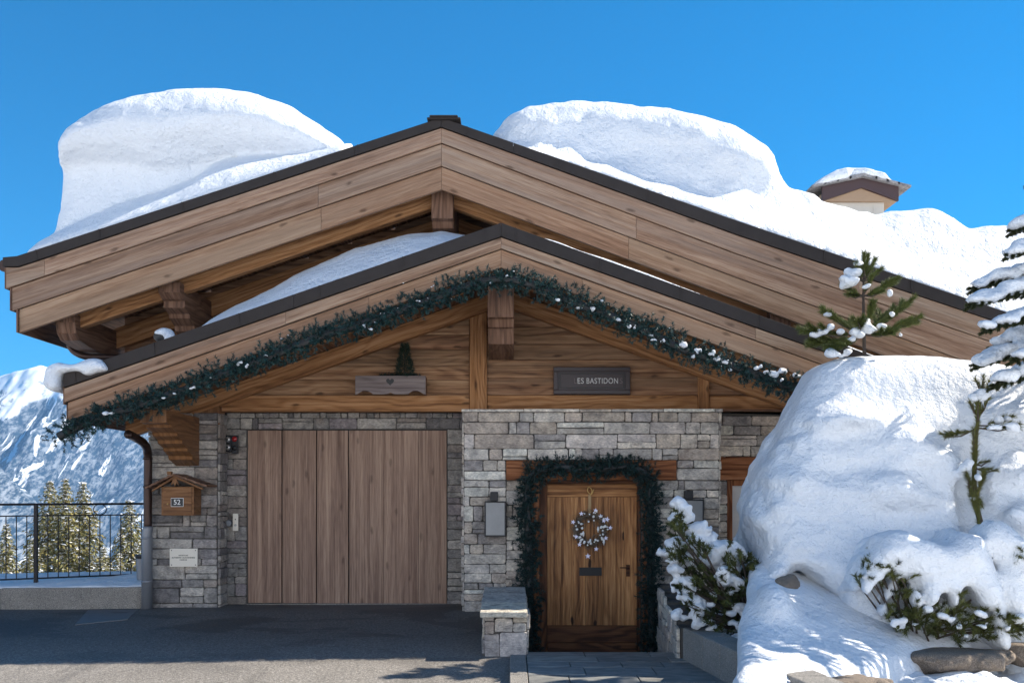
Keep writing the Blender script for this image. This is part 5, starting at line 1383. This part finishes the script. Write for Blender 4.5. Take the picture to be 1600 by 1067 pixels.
V, T, t = needles((pp-dd*.04, dd, np.full(len(pp), .10)), .055, 60, .0058, rng, (.35, 1.0)); tt = tint_of(len(T), rng, .5, 1.6, .15)*np.array([1.7, 1.35, .9]); tt *= np.repeat(rng.uniform(.5, 1.3, len(pp)), 60)[:, None]
np_mesh('foliage', V, T, M['needle'], s2, tt)
mb = MB(); rt = np.array([3.65, 9.2, .08])
for i in range(0, len(pp), 5): mb.tube([tuple(rt+rng.normal(size=3)*.06), tuple((rt+pp[i])/2+rng.normal(size=3)*.05), tuple(pp[i])], [.016, .010, .005], 5)
mb.build('stems', M['bark'], s2)
C, R = [], []
for a in [(1455, 935, .05), (1449, 950, .04), (1398, 972, .04), (1404, 982, .03), (1470, 962, .03), (1500, 980, .035), (1530, 962, .045), (1536, 975, .04), (1488, 968, .02), (1430, 975, .02), (1572, 982, .03), (1592, 968, .03), (1415, 968, .02), (1352, 900, .03), (1362, 895, .025), (1510, 992, .02)]: sb(*a, y=8.72)
blob_mesh('snow', C, R, s2, k=.03, rough=.012, fr=12, h=.018)

# young pine standing behind the mound
def add_pine(name, label, base, trunk, branches, y0, rng, nl, tintk, snowlist, per_m=900, r0=.022, w=.0042):
    root = thing(name, trunk[0], label, 'pine')
    mb = MB(); n = len(trunk); mb.tube(arc(trunk, 6), [r0*(1-.75*i/((n-1)*6)) for i in range((n-1)*6+1)], 8)
    mb.build('trunk', M['bark'], root, smooth=True)
    segs = []; mb = MB()
    for a, b, k in branches:
        a, b = np.array(a), np.array(b); mid = (a+b)/2+np.array([0, 0, -.03]); mb.tube([tuple(a), tuple(mid), tuple(b)], [.009, .007, .004], 6)
        segs.append((a+(b-a)*k, b))
        L_ = np.linalg.norm(b-a)
        if L_ > .3:
            for s in (.55, .75):
                p = a+(b-a)*s; d = (b-a)/L_; side = np.cross(d, [0, 0, 1])
                for sg_ in (-1, 1): segs.append((p, p+(d*.7+side*sg_*.5+np.array([0, 0, .25]))*L_*.32))
    mb.build('limbs', M['bark'], root)
    V, T, t = branch_needles(segs, rng, nl, per_m, w); tt = tint_of(len(T), rng, .5, 1.5, .12)*np.array(tintk); np_mesh('crown', V, T, M['needle'], root, tt)
    C.clear(); R.clear()
    for s in snowlist: sb(*s)
    blob_mesh('snow', C, R, root, k=.03, rough=.014, fr=12, h=.016)
rng = np.random.default_rng(42); y = 10.5
tr = [P(1351, 575, y), P(1350, 523, y), P(1349, 470, y), P(1350, 420, y), P(1350, 400, y)]
w1, w2, w3 = P(1350, 523, y), P(1348, 462, y), P(1349, 440, y)
br = []
for (a, b, dy) in [(1253, 518, -.1), (1262, 540, .1), (1284, 487, .15), (1300, 548, -.3), (1434, 503, .05), (1421, 474, .2), (1364, 474, -.1), (1395, 520, -.35), (1320, 505, .35), (1385, 490, .4), (1340, 500, -.3)]: br.append((w1, P(a, b, y+dy), .25))
for (a, b, dy) in [(1316, 446, 0), (1324, 460, -.15), (1399, 441, .1), (1380, 455, -.1), (1335, 425, .1), (1377, 420, .05), (1368, 405, -.05), (1362, 432, -.12), (1338, 412, -.1), (1357, 398, .05)]: br.append((w2 if b > 430 else w3, P(a, b, y+dy), .2))
br.append((P(1350, 425, y), P(1350, 396, y), 0))
sl = [(1334, 425, .06, y-.05), (1326, 436, .06, y-.06), (1322, 446, .045, y-.06), (1340, 415, .035, y-.06), (1355, 450, .03, y-.1), (1330, 440, .05, y-.1), (1293, 492, .03, y+.1), (1285, 517, .045, y-.1), (1298, 512, .045, y-.1), (1310, 518, .04, y-.1), (1335, 517, .05, y-.1), (1350, 510, .055, y-.12), (1342, 525, .045, y-.15), (1362, 515, .045, y-.12), (1375, 510, .04, y-.1), (1330, 530, .03, y-.15), (1300, 552, .055, y-.3), (1312, 556, .04, y-.3), (1325, 550, .03, y-.3), (1405, 522, .025, y-.3), (1380, 520, .03, y-.2), (1395, 492, .02, y), (1389, 458, .015, y-.1, 2, 1.6), (1352, 500, .03, y-.1), (1268, 524, .03, y-.1)]
add_pine('young_pine', 'young pine with snow on its whorls rising behind the top of the big mound', None, tr, br, y, rng, .068, (1.7, 1.5, .9), sl, 2500, w=.0048)
# little pine in the cleft of the mound
rng = np.random.default_rng(43); y = 9.46
tr = [P(1568, 965, 9.0), P(1545, 862, 9.16), P(1524, 780, 9.40), P(1524, 700, 9.46), P(1530, 640, 9.46), P(1536, 596, 9.46)]
C0 = 1
br = []
for a, b, c, d, dy, k in [(1524, 670, 1477, 683, -.15, .2), (1526, 668, 1592, 668, -.1, .15), (1526, 665, 1578, 655, .1, .3), (1528, 650, 1515, 628, -.05, 0), (1529, 650, 1545, 622, -.05, 0), (1528, 668, 1528, 622, -.08, 0), (1536, 612, 1524, 592, 0, 0), (1536, 612, 1550, 590, 0, 0), (1536, 612, 1537, 588, -.05, 0), (1522, 720, 1521, 670, -.05, 0), (1522, 730, 1558, 735, -.12, .2), (1522, 725, 1545, 720, -.15, .2), (1520, 760, 1508, 735, -.12, 0), (1520, 790, 1538, 740, -.1, 0), (1518, 780, 1512, 745, -.15, 0), (1522, 765, 1535, 790, -.1, 0)]: br.append((P(a, b, y), P(c, d, y+dy), k))
br += [(P(1521, 770, 9.4), P(1524, 700, 9.44), 0), (P(1524, 700, 9.44), P(1530, 620, 9.45), 0), (P(1535, 850, 9.15), P(1522, 770, 9.36), 0), (P(1560, 930, 9.02), P(1540, 850, 9.1), 0)]
sl = [(1530, 618, .06, y-.05), (1540, 616, .05, y-.05), (1522, 622, .045, y-.03), (1560, 656, .035, y-.02), (1572, 654, .03, y), (1575, 666, .04, y-.12), (1586, 670, .045, y-.14), (1562, 666, .035, y-.12), (1548, 668, .025, y-.1), (1500, 678, .015, y-.1), (1508, 730, .05, y-.08), (1500, 738, .06, y-.02), (1514, 722, .04, y-.08), (1528, 745, .03, y-.15), (1520, 780, .02, y-.1)]
add_pine('pine_sapling', 'thin bent pine sapling with brownish needles in a cleft of the snow mound', None, tr, br, y, rng, .060, (2.1, 1.55, .95), sl, 1200, .035, w=.0045)
# bark coloured litter and dark twigs in the cleft
# spruce reaching in from the right
rng = np.random.default_rng(44); yS = 9.3
sp = thing('spruce', P(1720, 900, yS), 'snow laden spruce reaching into the photo from the right edge', 'spruce')
cx_ = PX(1722, yS)
mb = MB(); mb.tube([(cx_, yS, .1), (cx_, yS, 2.5), (cx_, yS, 4.5), (cx_, yS, 6.9)], [.11, .085, .05, .01], 10); mb.build('trunk', M['bark'], sp, smooth=True)
segs, C2, R2 = [], [], []; mb = MB()
tips = [tuple(P(a, b, yS+dy)) for a, b, dy in [(1590, 358, 0), (1584, 396, -.3), (1528, 448, 0), (1524, 474, -.25), (1548, 512, -.5), (1560, 540, .2), (1532, 568, .1), (1572, 440, .5), (1590, 560, -.6), (1560, 600, -.4)]]
z_ = 1.9
while z_ < 6.5:
    r_ = .19*(6.9-z_)+.10; ph = rng.uniform(0, 6.28)
    for k_ in range(7):
        u = ph+k_*.9+rng.normal()*.15
        if (math.cos(u) < -.35 and z_ < 4.3) or (math.cos(u) < .15 and z_ < 3.1): continue          # the left side is laid out above
        tq = (cx_+r_*math.cos(u), yS+r_*math.sin(u), z_)
        if tq[0]*F/tq[1]+800 < 1612: continue
        tips.append(tq)
    z_ += .27
for tp in tips:
    p1 = np.array(tp); L0 = math.hypot(p1[0]-cx_, p1[1]-yS); p0 = np.array([cx_, yS, p1[2]+L0*.22]); mid = (p0+p1)/2+np.array([0, 0, .06])
    mb.tube([tuple(p0), tuple(mid), tuple(p1)], [.02, .013, .005], 6)
    seen = p1[0] < PX(1660, yS)
    for s in np.linspace(.25, 1, 12 if seen else 8):
        c = (1-s)**2*p0+2*s*(1-s)*(mid*2-(p0+p1)/2)+s*s*p1; d = (p1-p0)/np.linalg.norm(p1-p0); side = np.cross(d, [0, 0, 1])
        for sg_ in (-1, 1):
            ln = .22*(1.15-s)+.06; segs.append((c, c+(d*.7+side*sg_*.6+np.array([0, 0, -.42]))*ln))
        segs.append((c, c+d*.09))
        if not seen and (rng.random() < .5 or p1[2] > 5): continue
        s_ = rng.uniform(.045, .078)*(1.25-.45*s); C2.append(tuple(c+np.array([0, 0, .035])+rng.normal(size=3)*.01)); R2.append((s_*1.35, s_*1.2, s_*.62))
        if seen and rng.random() < .6: C2.append(tuple(c+side*rng.uniform(-.1, .1))); R2.append((s_*.9, s_*.9, s_*.45))
mb.build('limbs', M['bark'], sp)
V, T, t = branch_needles(segs, rng, .032, 3400, .0075, (.4, 1.1)); np_mesh('crown', V, T, M['needle'], sp, tint_of(len(T), rng, .4, 1.2, .1)*np.array([1.0, .85, .8]))
for s in np.linspace(0, 1, 30):   # rest of the crown further right
    pass
blob_mesh('snow', C2, R2, sp, k=.045, rough=.016, fr=9, h=.022)
# ================================================================== conifers on the slope beyond the railing
def conifer_mesh(H, rad, rng):
    G, Sn = [], []; tg = []
    z = H*.08
    while z < H*.995:
        f = 1-z/H; r = rad*f**.85+.05; n = max(4, int(5+9*f)); ph = rng.uniform(0, 6.28)
        for k in range(n):
            a = ph+6.283*k/n+rng.normal()*.2; L_ = r*rng.uniform(.7, 1.15); d = np.array([math.cos(a), math.sin(a), 0])
            m = max(4, int(L_*15))
            for s in np.linspace(.15, 1, m):
                c = d*L_*s+np.array([0, 0, z-.42*L_*s**1.3+.10*L_*s*s*s]); wd = (.16*L_*(1.15-s)+.05)*min(1, f*7+.15)
                for _ in range(3):
                    p = c+np.array([rng.normal()*wd, rng.normal()*wd, rng.normal()*.03-.02])
                    e = np.array([d[0]*.10+rng.normal()*.05, d[1]*.10+rng.normal()*.05, -rng.uniform(.04, .15)])*min(1, f*6+.25); t = rng.normal(size=3); t[2] *= .4; t *= .045/np.linalg.norm(t)
                    G.append((p-t, p+t, p+e)); 
                if rng.random() < .8:
                    p = c+np.array([rng.normal()*wd*.7, rng.normal()*wd*.7, .035]); q = rng.uniform(.035, .085)
                    u = rng.uniform(0, 6.28); Sn.append(tuple(p+np.array([q*1.3*math.cos(u+v), q*1.3*math.sin(u+v), rng.normal()*.02-(.03 if v else 0)]) for v in (0, 2.1, 4.2)))
        z += .13+.10*f
    G = np.array(G); Sn = np.array(Sn); return G, Sn
M['far_needle'] = plain('olive_conifer', (.19, .17, .07), .8, 0, .3, 1.5, attr=True, spec=.1)
M['far_snow'] = plain('powder_snow', (.84, .85, .86), .8, spec=.2)
rng = np.random.default_rng(60)
protos = []
def make_conifer(H, rad):
    root = thing('conifer', (0, 0, 0), 'tmp', 'conifer', 'snowy conifers beyond the railing')
    mb = MB(); mb.tube([(0, 0, -.6), (0, 0, H*.5), (0, 0, H*.98)], [.14, .08, .01], 8); mb.build('trunk', M['bark'], root)
    G, Sn = conifer_mesh(H, rad, rng)
    np_mesh('crown', G.reshape(-1, 3), np.arange(len(G)*3).reshape(-1, 3), M['far_needle'], root, tint_of(len(G), rng, .35, 1.45, .12))
    np_mesh('snow', Sn.reshape(-1, 3), np.arange(len(Sn)*3).reshape(-1, 3), M['far_snow'], root)
    return root
pr = [make_conifer(9.0, 2.5), make_conifer(9.0, 1.7), make_conifer(9.0, 2.1)]
used = set()
trees = [(78, 748, 31, 0, 'broad snowy conifer, the left one of three tops showing above the railing'), (102, 744, 29.5, 1, 'slim snowy conifer, the middle and tallest of three tops above the railing'), (130, 749, 31.5, 2, 'pointed snowy conifer, the right one of three tops above the railing'),
         (202, 778, 30, 0, 'snowy conifer whose tip just passes the top rail beside the downpipe'), (10, 815, 28, 1, 'snowy conifer seen through the railing at the left edge of the photo'), (162, 852, 27, 2, 'low snowy conifer seen through the railing below the iron ring'),
         (52, 838, 26.5, 2, 'small snowy conifer seen through the railing behind the thick iron post'), (186, 862, 26, 1, 'low snowy conifer seen through the last bars before the downpipe')]
for px, py, Y, k, lab in trees:
    base = float(terrain(np.array([PX(px, Y)]), np.array([float(Y)]))[0]); top = PZ(py, Y); sc_ = (top-base)/9.0
    src = pr[k]
    if k not in used: r = src; used.add(k)
    else:
        r = link(src.copy())
        for c in [o for o in bpy.data.objects if o.parent == src]:
            d = link(c.copy()); d.parent = r
    r.location = (PX(px, Y), Y, base); r.scale = (sc_, sc_, sc_); r.rotation_euler = (0, 0, px*.7); r['label'] = lab; r['category'] = 'conifer'; r['group'] = 'snowy conifers beyond the railing'
# the mountain air
mb = MB(); mb.box((-4600, -450, -300), (4600, 4700, 460))
hz = mb.build('haze', None); hz.data.materials.clear()
hm = bpy.data.materials.new('mountain_air'); hm.use_nodes = True; nt = hm.node_tree
for n_ in list(nt.nodes): nt.nodes.remove(n_)
o_ = nt.nodes.new('ShaderNodeOutputMaterial'); v_ = nt.nodes.new('ShaderNodeVolumePrincipled'); nt.links.new(v_.outputs[0], o_.inputs['Volume'])
v_.inputs['Density'].default_value = .00015; v_.inputs['Color'].default_value = (.32, .60, 1, 1)
hz.data.materials.append(hm); tag(hz, kind='stuff')
